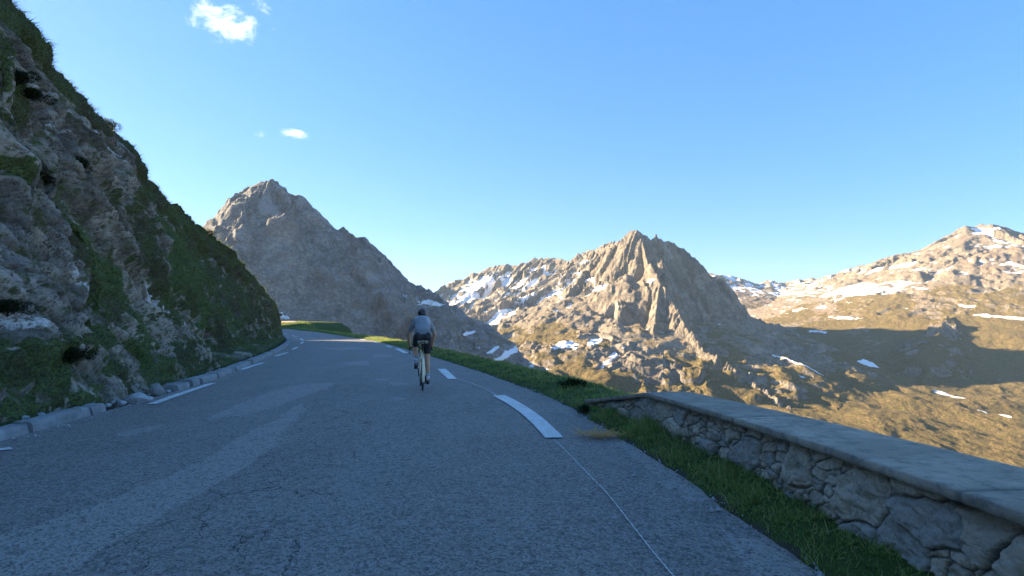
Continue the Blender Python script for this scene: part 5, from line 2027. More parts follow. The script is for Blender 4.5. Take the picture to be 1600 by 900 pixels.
    for s in (-1, 1):
        pts = [(0, by, bz), (s * 0.14, by, bz), (s * 0.225, by + 0.01, bz), (s * 0.246, by + 0.05, bz - 0.002), (s * 0.248, by + 0.085, bz - 0.02), (s * 0.25, by + 0.10, bz - 0.06), (s * 0.253, by + 0.08, bz - 0.11), (s * 0.256, by + 0.02, bz - 0.135), (s * 0.258, by - 0.03, bz - 0.135)]
        bm_tube(bm, pts, 0.0155, 10)
    hb = part('handlebar', bm, M_BLACK, root)
    for s in (-1, 1):
        bm = bmesh.new()
        bm_tube(bm, [(s * 0.247, by + 0.05, bz + 0.012), (s * 0.247, by + 0.10, bz + 0.022), (s * 0.247, by + 0.135, bz + 0.035), (s * 0.247, by + 0.145, bz + 0.055)], [0.015, 0.017, 0.016, 0.011], 10)
        bm_tube(bm, [(s * 0.248, by + 0.135, bz + 0.02), (s * 0.254, by + 0.15, bz - 0.04), (s * 0.258, by + 0.135, bz - 0.10)], [0.007, 0.006, 0.004], 8)
        part('brake_lever', bm, M_BLACK, hb)
    # drivetrain
    bm = bmesh.new()
    bm_ring(bm, (0.05, BB.y, BB.z), (1, 0, 0), 0.095, 0.006, 48, 6, 0.003)
    for k in range(5):
        a = 2 * math.pi * k / 5
        bm_tube(bm, [(0.05, BB.y, BB.z), (0.05, BB.y + 0.093 * math.cos(a), BB.z + 0.093 * math.sin(a))], 0.006, 6)
    part('chainring', bm, M_ALLOY, root)
    CR = 0.172
    ca = rad(-84)
    pr = Vector((0.085, BB.y + CR * math.cos(ca), BB.z + CR * math.sin(ca)))
    pl = Vector((-0.085, BB.y - CR * math.cos(ca), BB.z - CR * math.sin(ca)))
    for p, s in ((pr, 1), (pl, -1)):
        bm = bmesh.new()
        bm_tube(bm, [Vector((s * 0.062, BB.y, BB.z)), Vector((s * 0.072, p.y, p.z))], [0.016, 0.012], 10)
        cr = part('crank_arm', bm, M_BLACK, root)
        bm = bmesh.new()
        bm_box(bm, Vector((s * 0.125, p.y, p.z)), (0.07, 0.062, 0.014), None, 0.004)
        bm_tube(bm, [Vector((s * 0.07, p.y, p.z)), Vector((s * 0.10, p.y, p.z))], 0.006, 8)
        part('pedal', bm, M_BLACK, cr)
    bm = bmesh.new()
    for k in range(8):
        R = 0.026 + 0.0045 * k
        bm_ring(bm, (0.052 - 0.004 * k, 0, WR), (1, 0, 0), R, 0.0030, 28, 5, 0.0012)
    part('cassette', bm, M_CHAIN, root)
    bm = bmesh.new()
    cxn = 0.046
    path = [(cxn, 0.0, WR + 0.045), (0.05, BB.y, BB.z + 0.098), (0.05, BB.y + 0.07, BB.z + 0.07), (0.05, BB.y + 0.098, BB.z), (0.05, BB.y + 0.07, BB.z - 0.07), (0.05, BB.y, BB.z - 0.098), (cxn, 0.06, 0.185), (cxn, 0.025, 0.20), (cxn, 0.03, 0.265), (cxn, -0.03, 0.30), (cxn, -0.045, WR), (cxn, -0.03, WR + 0.032), (cxn, 0.0, WR + 0.045)]
    bm_tube(bm, path, 0.0042, 6)
    part('chain', bm, M_CHAIN, root)
    bm = bmesh.new()
    bm_tube(bm, [(0.072, 0.005, WR - 0.02), (0.068, 0.03, 0.27), (0.055, 0.045, 0.19)], [0.012, 0.013, 0.008], 8)
    bm_ring(bm, (cxn, 0.03, 0.262), (1, 0, 0), 0.018, 0.004, 16, 6, .003)
    bm_ring(bm, (cxn, 0.045, 0.19), (1, 0, 0), 0.018, 0.004, 16, 6, .003)
    part('derailleur', bm, M_BLACK, root)
    for y, z in ((0.13, 0.655), (0.945, 0.705)):
        bm = bmesh.new()
        for s in (-1, 1):
            bm_tube(bm, [(s * 0.008, y, z + 0.015), (s * 0.030, y, z), (s * 0.028, y, z - 0.045)], [0.007, 0.008, 0.006], 8)
            bm_box(bm, Vector((s * 0.019, y, z - 0.045)), (0.01, 0.045, 0.012), None, 0.003)
        part('brake', bm, M_BLACK, root)
    root.scale = (BS, BS, BS)
    return root, pr, pl, SP, cx, by, bz


BIKE, PED_R, PED_L, SEAT_TOP, SADDLE_C, BAR_Y, BAR_Z = build_bicycle()


# ------------------------------------------------------------------ rider
def limb(bm, a, b, ra, rb, n=16, ends=(True, True), mid=None, rmid=None):
    """tapering limb with rounded or flat ends"""
    a, b = Vector(a), Vector(b)
    pts, rr = [], []
    d = (b - a).normalized()
    if ends[0]:
        for t in (0.98, 0.75, 0.4):
            pts.append(a - d * ra * t); rr.append(ra * math.sqrt(max(1e-4, 1 - t * t)))
    pts.append(a); rr.append(ra)
    for (f, r) in (mid or []):
        pts.append(a.lerp(b, f)); rr.append(r)
    pts.append(b); rr.append(rb)
    if ends[1]:
        for t in (0.4, 0.75, 0.98):
            pts.append(b + d * rb * t); rr.append(rb * math.sqrt(max(1e-4, 1 - t * t)))
    bm_tube(bm, pts, rr, n)


def loft(bm, secs, n=24):
    """secs: (centre, half width x, half depth along the second axis, axis vector)"""
    rings = []
    for (c, hx, hd, ax) in secs:
        c = Vector(c); ax = Vector(ax).normalized()
        ring = []
        for k in range(n):
            t = 2 * math.pi * k / n
            ct, st = math.cos(t), math.sin(t)
            e = 0.82
            ring.append(bm.verts.new(c + Vector((1, 0, 0)) * hx * math.copysign(abs(ct) ** e, ct) + ax * hd * math.copysign(abs(st) ** e, st)))
        rings.append(ring)
    for p, q in zip(rings[:-1], rings[1:]):
        for k in range(n):
            bm.faces.new((p[k], p[(k + 1) % n], q[(k + 1) % n], q[k]))
    bm.faces.new(rings[0][::-1]); bm.faces.new(rings[-1])


def build_rider():
    root = empty('person', (BIKE_AT[0], BIKE_AT[1], BIKE_Z), BIKE_YAW)
    tag(root, 'person in grey blue jersey, black shorts and black helmet riding a bicycle uphill', 'person')
    sz = SADDLE_C.z + 0.03
    hipz = sz + 0.075
    HIP = {s: Vector((s * 0.095, 0.185, hipz)) for s in (-1, 1)}
    ANK = {1: Vector((0.125, PED_R.y - 0.115, PED_R.z + 0.125)), -1: Vector((-0.128, PED_L.y - 0.125, PED_L.z + 0.150))}
    KNEE = {}
    LT, LS = 0.455, 0.455
    for s in (-1, 1):
        a, b = HIP[s], ANK[s]
        d = (b - a)
        L = min(d.length, LT + LS - 0.004)
        u = d.normalized()
        x = (LT ** 2 - LS ** 2 + L * L) / (2 * L)
        h = math.sqrt(max(1e-5, LT * LT - x * x))
        f = Vector((s * 0.10, 1, 0.25)); f = (f - u * f.dot(u)).normalized()
        KNEE[s] = a + u * x + f * h
    # torso line, leaning forward
    T0 = Vector((0, 0.150, hipz - 0.015))
    T1 = Vector((0, 0.205, hipz + 0.125))
    T2 = Vector((0, 0.325, hipz + 0.255))
    T3 = Vector((0, 0.470, hipz + 0.345))
    T4 = Vector((0, 0.565, hipz + 0.385))
    NECK = Vector((0, 0.625, hipz + 0.425))
    HEAD = Vector((0, 0.690, hipz + 0.515))
    SH = {s: Vector((s * 0.178, 0.505, hipz + 0.335)) for s in (-1, 1)}
    HAND = {s: Vector((s * 0.252, BAR_Y + 0.075, BAR_Z + 0.030)) for s in (-1, 1)}
    ELB = {s: Vector((s * 0.295, 0.715, hipz + 0.065)) for s in (-1, 1)}
    bk = Vector((0, -0.85, 0.55))

    def torso(bm, g=0.0):
        loft(bm, [(T0 + Vector((0, 0.0, -0.05)), 0.10 + g, 0.085 + g, (0, 1, .1)),
                  (T0, 0.172 + g, 0.125 + g, (0, 1, -0.25)), (T1, 0.158 + g, 0.112 + g, (0, .9, -0.5)), (T2, 0.155 + g, 0.108 + g, (0, .75, -0.7)),
                  (T3, 0.172 + g, 0.108 + g, (0, .5, -0.85)), (T4, 0.150 + g, 0.085 + g, (0, .4, -0.9)), (T4 + Vector((0, 0.03, 0.02)), 0.09 + g, 0.065 + g, (0, .4, -.9))])

    bm = bmesh.new()
    torso(bm)
    limb(bm, T4, NECK + Vector((0, .01, .02)), 0.062, 0.056)
    # head: skull, jaw, nose, ears (turned to the road ahead)
    bm_ball(bm, HEAD, (0.076, 0.098, 0.108), 20, 14)
    bm_ball(bm, HEAD + Vector((0, 0.040, -0.062)), (0.055, 0.062, 0.058), 16, 10)
    limb(bm, HEAD + Vector((0, 0.096, 0.004)), HEAD + Vector((0, 0.113, -0.028)), 0.010, 0.014, 10)
    limb(bm, HEAD + Vector((-0.02, 0.092, -0.062)), HEAD + Vector((0.02, 0.092, -0.062)), 0.009, 0.009, 8)
    for s in (-1, 1):
        bm_ball(bm, HEAD + Vector((s * 0.078, -0.004, -0.020)), (0.012, 0.021, 0.033), 12, 8)
        bm_ball(bm, HEAD + Vector((s * 0.031, 0.083, 0.010)), (0.017, 0.012, 0.012), 10, 8)
        limb(bm, SH[s] - Vector((s * 0.05, 0.01, 0)), ELB[s], 0.062, 0.041, mid=[(0.3, 0.056), (0.7, 0.046)])
        limb(bm, ELB[s], HAND[s] + Vector((0, -0.055, 0.005)), 0.041, 0.026, mid=[(0.25, 0.043), (0.7, 0.033)])
        # hand: palm, four fingers round the hood, thumb inside
        palm = HAND[s]
        limb(bm, palm + Vector((0, -0.055, 0.004)), palm + Vector((s * 0.004, 0.020, 0.010)), 0.025, 0.028, 12)
        for k, (dy, ln) in enumerate(((0.030, 0.9), (0.012, 1.0), (-0.007, 0.95), (-0.024, 0.75))):
            a = palm + Vector((s * 0.022, dy, 0.016))
            b = a + Vector((s * 0.016, 0.012, -0.024 * ln))
            c = b + Vector((-s * 0.004, 0.004, -0.026 * ln))
            e = c + Vector((-s * 0.016, -0.001, -0.014 * ln))
            bm_tube(bm, [a, b, c, e], [0.0100, 0.0098, 0.0090, 0.0072], 10)
        a = palm + Vector((-s * 0.016, -0.025, 0.010))
        bm_tube(bm, [a, a + Vector((-s * 0.016, 0.020, -0.008)), a + Vector((-s * 0.014, 0.044, -0.022)), a + Vector((-s * 0.006, 0.056, -0.030))], [0.012, 0.0115, 0.010, 0.008], 10)
        # legs
        limb(bm, HIP[s], KNEE[s], 0.098, 0.060, mid=[(0.25, 0.096), (0.6, 0.079), (0.85, 0.063)])
        bm_ball(bm, HIP[s] + Vector((-s * .005, -0.075, 0.01)), (0.095, 0.09, 0.105), 16, 10)
        limb(bm, KNEE[s], ANK[s], 0.057, 0.036, mid=[(0.12, 0.055), (0.32, 0.063), (0.6, 0.050), (0.85, 0.038)])
        calf = KNEE[s].lerp(ANK[s], 0.34) + Vector((0, -0.018, 0))
        bm_ball(bm, calf, (0.052, 0.05, 0.10), 14, 10)
        limb(bm, ANK[s] + Vector((0, -0.03, -0.045)), ANK[s] + Vector((0, 0.13, -0.085)), 0.034, 0.028)
    body = remeshed('body', bm, M_SKIN, root, 0.0065, 5)
    # hair at the nape
    bm = bmesh.new()
    bm_ball(bm, HEAD + Vector((0, -0.012, 0.006)), (0.080, 0.098, 0.104), 20, 14)
    bmesh.ops.bisect_plane(bm, geom=bm.verts[:] + bm.edges[:] + bm.faces[:], plane_co=HEAD + Vector((0, 0.03, -0.01)), plane_no=Vector((0, 0.85, -0.35)), clear_outer=True)
    part('hair', bm, M_HAIR, root)
    # jersey
    m, nt, b = material("jersey_cloth")
    o_ = nt.obj()
    n = nt.noise(o_, 3.2, 5, 0.6, dist=0.6)
    f = nt.noise(o_, 160, 2, 0.6)
    xs = nt.n.new('ShaderNodeSeparateXYZ')
    nt.l.new(o_, xs.inputs[0])
    zrel = nt.math('SUBTRACT', xs.outputs[2], hipz)
    c = nt.mix(nt.smooth(zrel, 0.12, 0.22), (0.17, 0.18, 0.20), (0.235, 0.255, 0.275))
    c = nt.mix(nt.math('MULTIPLY', nt.smooth(n, 0.50, 0.60), nt.smooth(zrel, 0.16, 0.26)), c, (0.40, 0.425, 0.45))
    ax = nt.math('ABSOLUTE', xs.outputs[0])
    c = nt.mix(nt.smooth(ax, 0.155, 0.185), c, (0.27, 0.295, 0.32))
    nt.l.new(c, b.inputs['Base Color'])
    b.inputs['Roughness'].default_value = 0.75
    nt.l.new(nt.bump(nt.math('ADD', nt.math('MULTIPLY', nt.noise(nt.mapping(o_, (5, 5, 16)), 1.0, 3, 0.5), 1.0), nt.math('MULTIPLY', f, 0.1)), 0.6, 0.02), b.inputs['Normal'])
    bm = bmesh.new()
    g = 0.012
    loft(bm, [(T0 + Vector((0, 0.006, 0.035)), 0.178 + g * .6, 0.128 + g, (0, 1, -0.35)), (T1, 0.160 + g, 0.114 + g, (0, .9, -0.5)), (T2, 0.157 + g, 0.110 + g, (0, .75, -0.7)),
              (T3, 0.174 + g, 0.110 + g, (0, .5, -0.85)), (T4, 0.150 + g, 0.088 + g, (0, .4, -0.9)), (T4 + Vector((0, 0.035, 0.025)), 0.095, 0.074, (0, .4, -.9)), (T4 + Vector((0, 0.05, 0.036)), 0.070, 0.066, (0, .4, -.9))])
    for s in (-1, 1):
        limb(bm, SH[s] - Vector((s * 0.05, 0.01, 0)), SH[s].lerp(ELB[s], 0.72), 0.074, 0.056, ends=(True, False), mid=[(0.5, 0.066)])
    # rear pockets
    for x in (-0.085, 0, 0.085):
        bm_ball(bm, T1 + Vector((x, -0.108, -0.005)), (0.040, 0.022, 0.062), 12, 8, Matrix.Rotation(rad(-22), 3, 'X'))
    remeshed('jersey', bm, m, root, 0.0075, 3)
    # shorts
    bm = bmesh.new()
    loft(bm, [(T0 + Vector((0, 0.0, -0.058)), 0.105, 0.09, (0, 1, .1)), (T0, 0.179, 0.132, (0, 1, -0.25)), (T0.lerp(T1, .5), 0.172, 0.125, (0, 1, -0.4)), (T0.lerp(T1, 0.6), 0.165, 0.118, (0, 1, -0.4))])
    for s in (-1, 1):
        bm_ball(bm, HIP[s] + Vector((-s * .005, -0.075, 0.01)), (0.102, 0.097, 0.112), 16, 10)
        limb(bm, HIP[s], HIP[s].lerp(KNEE[s], 0.80), 0.105, 0.074, ends=(True, False), mid=[(0.3, 0.102), (0.7, 0.083)])
    remeshed('shorts', bm, flat_mat("black_lycra", (0.022, 0.024, 0.028), 0.6, 0.35), root, 0.0075, 3)
    # socks and shoes
    sock_m, nt, b = material("sock_knit")
    xs = nt.n.new('ShaderNodeSeparateXYZ')
    nt.l.new(nt.obj(), xs.inputs[0])
    b1 = nt.noise(nt.mapping(nt.obj(), (2, 2, 34)), 1.0, 2, 0.5)
    nt.l.new(nt.mix(nt.smooth(b1, 0.45, 0.55), (0.10, 0.15, 0.24), (0.62, 0.65, 0.68)), b.inputs['Base Color'])
    shoe_m = {1: flat_mat("shoe_black", (0.030, 0.030, 0.034), 0.4, 0.5), -1: flat_mat("shoe_dark_blue", (0.045, 0.085, 0.15), 0.4, 0.5)}
    sole_m = flat_mat("shoe_sole", (0.015, 0.015, 0.016), 0.6, 0.3)
    for s, ped in ((1, PED_R), (-1, PED_L)):
        d = (KNEE[s] - ANK[s]).normalized()
        bm = bmesh.new()
        bm_tube(bm, [ANK[s] - d * 0.045, ANK[s], ANK[s] + d * 0.06, ANK[s] + d * 0.125], [0.046, 0.042, 0.043, 0.050], 18)
        remeshed('sock', bm, sock_m, root, 0.006, 2)
        heel = ANK[s] + Vector((0, -0.048, -0.060))
        toe = Vector((s * 0.128, ped.y + 0.115, ped.z + 0.030))
        ball_ = Vector((s * 0.130, ped.y + 0.01, ped.z + 0.042))
        bm = bmesh.new()
        limb(bm, heel + Vector((0, .02, .0)), ball_, 0.040, 0.044, 16, mid=[(0.5, 0.041)])
        limb(bm, ball_, toe, 0.044, 0.028, 16)
        limb(bm, ANK[s] + Vector((0, -0.005, -0.015)), ANK[s] + Vector((0, 0.01, -0.055)), 0.048, 0.050, 16, ends=(False, True))
        sh = remeshed('shoe', bm, shoe_m[s], root, 0.006, 3)
        bm = bmesh.new()
        h0, t0 = heel + Vector((0, -0.01, -0.040)), toe + Vector((0, 0.01, -0.024))
        m0 = ball_ + Vector((0, 0, -0.044))
        bm_tube(bm, [h0 + Vector((0, -0.005, 0)), h0 + Vector((0, .01, 0)), h0.lerp(m0, .5) + Vector((0, 0, .008)), m0, t0, t0 + Vector((0, .012, .004))], [(.018, .008), (0.032, 0.010), (0.028, 0.009), (0.043, 0.010), (0.026, 0.009), (.012, .006)], 14, True, (0, 0, 1))
        part('sole', bm, sole_m, sh)
    # helmet: ribbed shell with open vents, straps
    hm = flat_mat("helmet_black", (0.018, 0.018, 0.020), 0.3, 0.5)
    C = HEAD + Vector((0, -0.006, 0.026))
    bm = bmesh.new()
    nu, nv = 48, 22
    grid = []
    for j in range(nv):
        el = rad(-14 + (90 + 14) * j / (nv - 1))
        row = []
        for i in range(nu):
            a = 2 * math.pi * i / nu
            ex = math.cos(el) * math.cos(a); ey = math.cos(el) * math.sin(a); ez = math.sin(el)
            vent = max(0.0, math.cos(ex * 22.0)) ** 2 * (1 if 0.05 < ez < 0.93 else 0) * (0.45 + 0.55 * math.sin(max(0, ez) * math.pi))
            k = 1.0 - 0.17 * vent
            low = 0.93 if j == 0 else 1.0
            row.append(bm.verts.new(C + Vector((0.100 * ex * low, 0.136 * ey * low - 0.006, 0.108 * ez * k)) + Vector((0, 0, -0.02 * max(0, -ey)))))
        grid.append(row)
    for j in range(nv - 1):
        for i in range(nu):
            bm.faces.new((grid[j][i], grid[j][(i + 1) % nu], grid[j + 1][(i + 1) % nu], grid[j + 1][i]))
    bmesh.ops.remove_doubles(bm, verts=bm.verts[:], dist=0.0005)
    hel = part('helmet', bm, hm, root)
    bm = bmesh.new()
    for x in (-0.060, -0.020, 0.020, 0.060):
        pts = []
        for k in range(14):
            a = rad(18 + 144 * k / 13)
            sx = math.sqrt(max(0.05, 1 - (x / 0.1) ** 2))
            pts.append(C + Vector((x, 0.131 * sx * math.cos(a) - 0.006, 0.104 * sx * math.sin(a))))
        bm_tube(bm, pts, [(0.004, 0.0075)] + [(0.0075, 0.0085)] * 12 + [(0.004, 0.0075)], 8)
    part('helmet_rib', bm, flat_mat("helmet_rib_grey", (0.10, 0.095, 0.085), 0.3, 0.5), hel)
    bm = bmesh.new()
    for s in (-1, 1):
        bm_tube(bm, [C + Vector((s * 0.080, -0.05, -0.03)), HEAD + Vector((s * 0.080, -0.01, -0.06)), HEAD + Vector((s * 0.03, 0.03, -0.118))], [(0.002, 0.008)] * 3, 6)
    part('chin_strap', bm, M_BLACK, hel)
    root.scale = (BS, BS, BS)
    return root


build_rider()
# ------------------------------------------------------------------ loose stones, bushes, straw, parked van
def stone_mesh(name, r, seed, mat, flat=0.7):
    bm = bmesh.new()
    bmesh.ops.create_icosphere(bm, subdivisions=3, radius=1.0)
    rng = random.Random(seed)
    planes = []
    for _ in range(11):
        n = Vector((rng.gauss(0, 1), rng.gauss(0, 1), rng.gauss(0, 1))).normalized()
        planes.append((n, rng.uniform(0.62, 0.92)))
    for v in bm.verts:
        for n, d in planes:
            k = v.co.dot(n)
            if k > d:
                v.co -= n * (k - d)
        v.co += v.co.normalized() * 0.03 * rng.uniform(-1, 1)
    s = (r * rng.uniform(0.9, 1.3), r * rng.uniform(0.7, 1.0), r * flat * rng.uniform(0.8, 1.1))
    bmesh.ops.transform(bm, matrix=Matrix.Diagonal((*s, 1)), verts=bm.verts[:])
    return part(name, bm, mat, None, False)


M_STONE = flat_mat("loose_stone", (0.24, 0.23, 0.215), 0.9, 0.2, 0, 0.45, 16, 0.02)
M_STONE_PALE = flat_mat("loose_stone_pale", (0.38, 0.39, 0.40), 0.85, 0.2, 0, 0.35, 14, 0.02)


def at_ground(px, py, z=0.0):
    x, y = gnd(px, py, z)
    return x, y


def build_stones():
    big = [  # px, py, radius, pale, label
        (213, 629, 0.16, 1, 'largest pale broken block lying in the gap of the kerb'),
        (231, 627, 0.10, 1, 'smaller pale broken block right of the largest one in the kerb gap'),
        (244, 617, 0.20, 0, 'dark boulder at the cliff foot behind the kerb gap'),
        (262, 607, 0.13, 0, 'dark angular rock touching the end of the far kerb run'),
        (62, 652, 0.09, 1, 'pale stone lying behind the near kerb below the green patch'),
        (103, 645, 0.06, 1, 'small pale stone behind the end of the near kerb'),
    ]
    for i, (px, py, r, pale, lab) in enumerate(big):
        x, y = at_ground(px, py)
        o = stone_mesh('stone', r, 50 + i, M_STONE_PALE if pale else M_STONE)
        o.location = (x, y, r * 0.35)
        o.rotation_euler = (0, 0, i * 1.3)
        tag(o, lab, 'stone', 'stones fallen at the cliff foot')
    rng = random.Random(5)
    src = [stone_mesh('stone', 0.05, 80 + k, (M_STONE, M_STONE_PALE)[k % 2]) for k in range(5)]
    spots = []
    for k in range(30):
        t = rng.random()
        if k < 14:
            y = rng.uniform(8.8, 11.0); off = rng.uniform(0.02, 0.45)
        else:
            y = rng.uniform(5.8, 20); off = rng.uniform(0.30, 0.62)
        j = int(np.argmin(np.abs(L_EDGE[:, 1] - y)))
        T = L_EDGE[j + 1] - L_EDGE[j]
        T /= np.linalg.norm(T)
        p = L_EDGE[j] + np.array([-T[1], T[0]]) * off
        spots.append((p[0], p[1], rng.uniform(0.45, 1.5)))
    for k, (x, y, s) in enumerate(spots):
        o = src[k] if k < 5 else src[k % 5].copy()
        if k >= 5:
            COL.objects.link(o)
        o.location = (x, y, 0.03 * s + 0.005)
        o.scale = (s, s, s)
        o.rotation_euler = (rng.uniform(-.3, .3), rng.uniform(-.3, .3), rng.uniform(0, 6.28))
        tag(o, 'one of the small loose stones scattered along the foot of the cliff', 'stone', 'small stones along the cliff foot')


build_stones()

M_LEAF = grass_material("shrub_leaf", (0.010, 0.016, 0.006), (0.026, 0.044, 0.012), (0.034, 0.052, 0.016), (0.06, 0.045, 0.025))
M_TWIG = flat_mat("shrub_twig", (0.05, 0.038, 0.026), 0.9, 0.2)


def shrub(loc, r, n, label, group, leaf=0.035, squash=0.75, seed=0):
    root = empty('shrub', loc)
    tag(root, label, 'shrub', group)
    rng = np.random.default_rng(900 + seed)
    # a handful of leaning lobes
    lob = rng.normal(0, 0.36, (7, 3)) * [1, 1, 0.6]
    lob[:, 2] = np.abs(lob[:, 2]) * 0.9 + 0.25
    k = rng.integers(0, 7, n)
    d = rng.normal(0, 1, (n, 3))
    d /= np.linalg.norm(d, axis=1)[:, None]
    rad_ = rng.uniform(0.45, 1.0, n) ** 0.5
    p = (lob[k] + d * (rad_ * rng.uniform(0.34, 0.5, n))[:, None]) * r * [1, 1, squash]
    p = p[p[:, 2] > -0.02]
    up = p / (np.linalg.norm(p, axis=1)[:, None] + 1e-6) + rng.normal(0, 0.5, p.shape)
    m = len(p)
    blades('foliage', p, up, rng.uniform(0.7, 1.5, m) * leaf, rng.uniform(0.4, 0.7, m) * leaf, rng.uniform(0.1, 0.5, m),
           np.clip(0.4 + rng.normal(0, .25, m), 0, 1), (rng.random(m) < 0.08) * 0.8, M_LEAF, root)
    bm = bmesh.new()
    for l in lob:
        q = Vector(l * r * [1, 1, squash])
        bm_tube(bm, [(0, 0, -0.05), q * 0.5 + Vector((0, 0, 0.02)), q], [0.012 * r * 2, 0.008 * r * 2, 0.003], 5)
    part('stem', bm, M_TWIG, root)
    return root


def on_cliff(px, py, out=0.0):
    _, _, j, i = cliff_at(px, py)
    p = CV[j, i]
    return (p[0] - CN[i, 0] * out, p[1] - CN[i, 1] * out, p[2])


shrub((*gnd(893, 607, 0.06), 0.02), 0.30, 1500, 'dark low shrub on the verge just beyond the end of the wall', 'shrubs', 0.05, 0.7, 1)
shrub((*gnd(912, 640, 0.06), 0.03), 0.13, 500, 'tiny dark shrub against the far end of the wall coping', 'shrubs', 0.03, 0.8, 2)
for i, (px, py, r, lab) in enumerate([
    (204, 190, 0.55, 'dark heather shrub on the skyline, crowning the rock step of the cliff'),
    (8, 133, 0.38, 'dark heather shrub on bare rock high at the left end of the cliff'),
    (36, 157, 0.32, 'dark heather shrub right beside the highest rock clump of heather'),
    (148, 250, 0.42, 'dark heather shrub in the hollow at the middle of the pale rock face'),
    (128, 262, 0.38, 'dark heather shrub just left of the hollow in the pale rock face'),
    (30, 480, 0.35, 'dark shrub above the pale slab low at the left edge of the cliff'),
    (115, 560, 0.35, 'dark shrub in the grass low on the cliff above the near kerb'),
    (345, 352, 0.45, 'dark shrub on the skyline where the grassy gully meets the sky'),
]):
    shrub(on_cliff(px, py, 0.05), r * 0.8, 3000, lab, 'shrubs', 0.028, 0.8, 10 + i)


def straw():
    x, y = gnd(938, 680, 0.03)
    root = empty('straw_clump', (x, y, 0.012))
    tag(root, 'orange dry straw clump lying on the asphalt edge below the wall end', 'dry straw')
    rng = np.random.default_rng(77)
    n = 260
    a = rng.normal(0.15, 0.75, n) + np.where(rng.random(n) < 0.6, math.pi, 0)
    p = np.column_stack([rng.normal(0, 0.13, n), rng.normal(0, 0.07, n), rng.uniform(0.004, 0.03, n)])
    up = np.column_stack([np.cos(a), np.sin(a) * 0.7, rng.uniform(0.0, 0.55, n)])
    m = grass_material("straw", (0.55, 0.27, 0.06), (0.85, 0.46, 0.12), (0.85, 0.50, 0.16), (0.75, 0.55, 0.28))
    blades('stalk', p, up, rng.uniform(0.08, 0.24, n), rng.uniform(0.006, 0.012, n), rng.uniform(0.02, 0.2, n), rng.random(n), (rng.random(n) < 0.25) * 0.9, m, root)


straw()


def parked_van():
    Y = 118.0
    px_, py_, pz_ = at(449.5, 503, Y)
    root = empty('parked_van', (px_ - 2.25, Y, 1.66), rad(8))
    tag(root, 'white van standing on the lay-by beyond the bend, half hidden by the cliff', 'van')
    white = flat_mat("van_white", (0.78, 0.79, 0.80), 0.3, 0.5, 0, 0.03)
    glass = flat_mat("van_glass", (0.03, 0.035, 0.04), 0.08, 0.6, 0, 0.05)
    dark = flat_mat("van_trim", (0.03, 0.03, 0.032), 0.6, 0.4)
    # side outline, x forward (to the right in the picture)
    out = [(-2.25, 0.30), (-2.28, 0.9), (-2.2, 1.75), (-2.05, 1.92), (0.75, 1.94), (1.15, 1.80), (1.75, 1.18), (2.15, 1.02), (2.30, 0.78), (2.30, 0.34), (2.1, 0.26), (-2.1, 0.26)]
    bm = bmesh.new()
    L = []
    for y in (-0.88, 0.88):
        L.append([bm.verts.new((x, y * (0.90 if z > 1.3 else 1.0), z)) for x, z in out])
    n = len(out)
    bm.faces.new(L[0]); bm.faces.new(L[1][::-1])
    for k in range(n):
        bm.faces.new((L[0][k], L[1][k], L[1][(k + 1) % n], L[0][(k + 1) % n]))
    bmesh.ops.bevel(bm, geom=bm.edges[:], offset=0.06, segments=2, affect='EDGES', clamp_overlap=True)
    body = part('body', bm, white, root)
    for y in (-1, 1):
        bm = bmesh.new()
        bm_box(bm, Vector((0.85, y * 0.835, 1.48)), (0.85, 0.03, 0.46), None, 0.01)
        part('window', bm, glass, body)
        bm = bmesh.new()
        bm_box(bm, Vector((1.05, y * 0.98, 1.20)), (0.12, 0.16, 0.2), None, 0.03)
        part('mirror', bm, dark, body)
        bm = bmesh.new()
        bm_box(bm, Vector((2.24, y * 0.62, 0.86)), (0.12, 0.32, 0.16), None, 0.03)
        part('headlight', bm, flat_mat("lamp_glass", (0.5, 0.5, 0.5), 0.1, 0.6), body)
        for x in (-1.45, 1.45):
            bm = bmesh.new()
            bm_ring(bm, (x, y * 0.80, 0.32), (0, 1, 0), 0.235, 0.085, 32, 10, 0.10)
            w = part('wheel', bm, dark, root)
            bm = bmesh.new()
            bm_tube(bm, [(x, y * 0.74, 0.32), (x, y * 0.86, 0.32), (x, y * 0.88, 0.32)], [0.18, 0.18, 0.06], 20)
            part('rim', bm, M_ALLOY, w)
    bm = bmesh.new()
    bm_box(bm, Vector((1.47, 0, 1.515)), (0.03, 1.42, 0.74), Matrix.Rotation(rad(-45), 3, 'Y'), 0.01)
    part('windscreen', bm, glass, body)
    bm = bmesh.new()
    bm_box(bm, Vector((2.27, 0, 0.42)), (0.14, 1.7, 0.2), None, 0.04)
    part('bumper', bm, dark, body)


parked_van()


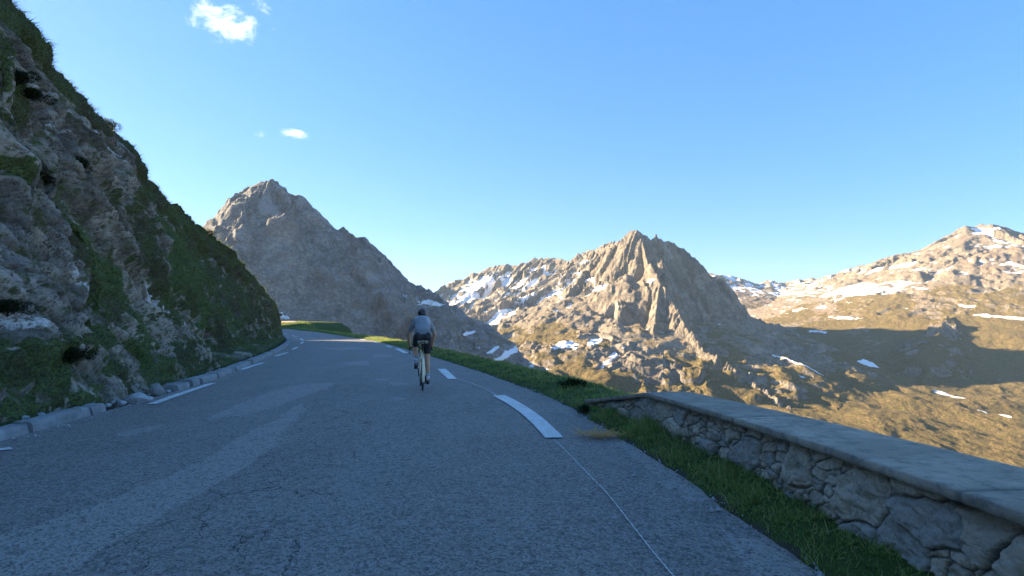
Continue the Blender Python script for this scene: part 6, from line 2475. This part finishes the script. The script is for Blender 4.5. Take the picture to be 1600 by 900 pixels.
def grit():
    """small chippings washed to the right-hand edge of the asphalt and under the kerb"""
    rng = np.random.default_rng(41)
    n = 2600
    i = rng.integers(0, len(VP) - 1, n * 4)
    i = i[(VP[i, 1] > 2.0) & (VP[i, 1] < 15)][:n]
    off = -np.abs(rng.normal(0, 0.22, len(i))) + 0.06
    p = VP[i] + VN[i] * off[:, None] + rng.normal(0, 0.05, (len(i), 2))
    k = rng.integers(0, 600, 900)
    m = (L_EDGE[k, 1] > 3) & (L_EDGE[k, 1] < 18)
    q = L_EDGE[k[m]] + rng.normal(0, 0.06, (m.sum(), 2)) + [0.14, 0]
    p = np.vstack([p, q])
    s = rng.gamma(2.0, 0.0028, len(p)) + 0.003
    base = np.array([[1, 0, -.4], [-.5, .87, -.4], [-.5, -.87, -.4], [0, 0, .9]])
    a = rng.uniform(0, 6.28, len(p))
    ca, sa = np.cos(a), np.sin(a)
    b = base[None] * (1 + rng.uniform(-.35, .35, (len(p), 4, 3)))
    V = np.stack([b[..., 0] * ca[:, None] - b[..., 1] * sa[:, None], b[..., 0] * sa[:, None] + b[..., 1] * ca[:, None], b[..., 2]], -1) * s[:, None, None]
    V[..., 0] += p[:, None, 0]
    V[..., 1] += p[:, None, 1]
    V[..., 2] += (0.012 + 0.3 * s)[:, None]
    j = np.arange(len(p))[:, None] * 4
    F = np.concatenate([j + [[0, 1, 3]], j + [[1, 2, 3]], j + [[2, 0, 3]], j + [[0, 2, 1]]], 1).reshape(-1, 3)
    o = mesh_from('gravel', V.reshape(-1, 3), F, M_STONE_PALE, False)
    stuff(o, 'loose grit and chippings along the edges of the asphalt', 'gravel')


grit()
# ------------------------------------------------------------------ air: thin even haze
def build_haze():
    bm = bmesh.new()
    bmesh.ops.create_cube(bm, size=1.0)
    lo, hi = Vector((-4700, -4700, -225)), Vector((4700, 4700, 470))
    bmesh.ops.transform(bm, matrix=Matrix.Translation((lo + hi) / 2) @ Matrix.Diagonal((*(hi - lo), 1)), verts=bm.verts[:])
    m = bpy.data.materials.new("air_haze")
    m.use_nodes = True
    t = m.node_tree
    t.nodes.clear()
    out = t.nodes.new('ShaderNodeOutputMaterial')
    v = t.nodes.new('ShaderNodeVolumePrincipled')
    v.inputs['Color'].default_value = (0.55, 0.76, 1.0, 1)
    v.inputs['Density'].default_value = 4.6e-5
    v.inputs['Anisotropy'].default_value = 0.2
    t.links.new(v.outputs[0], out.inputs['Volume'])
    o = part('haze', bm, m, None, False)
    stuff(o, 'thin pale haze in the air between the road and the far peaks', 'haze')


build_haze()
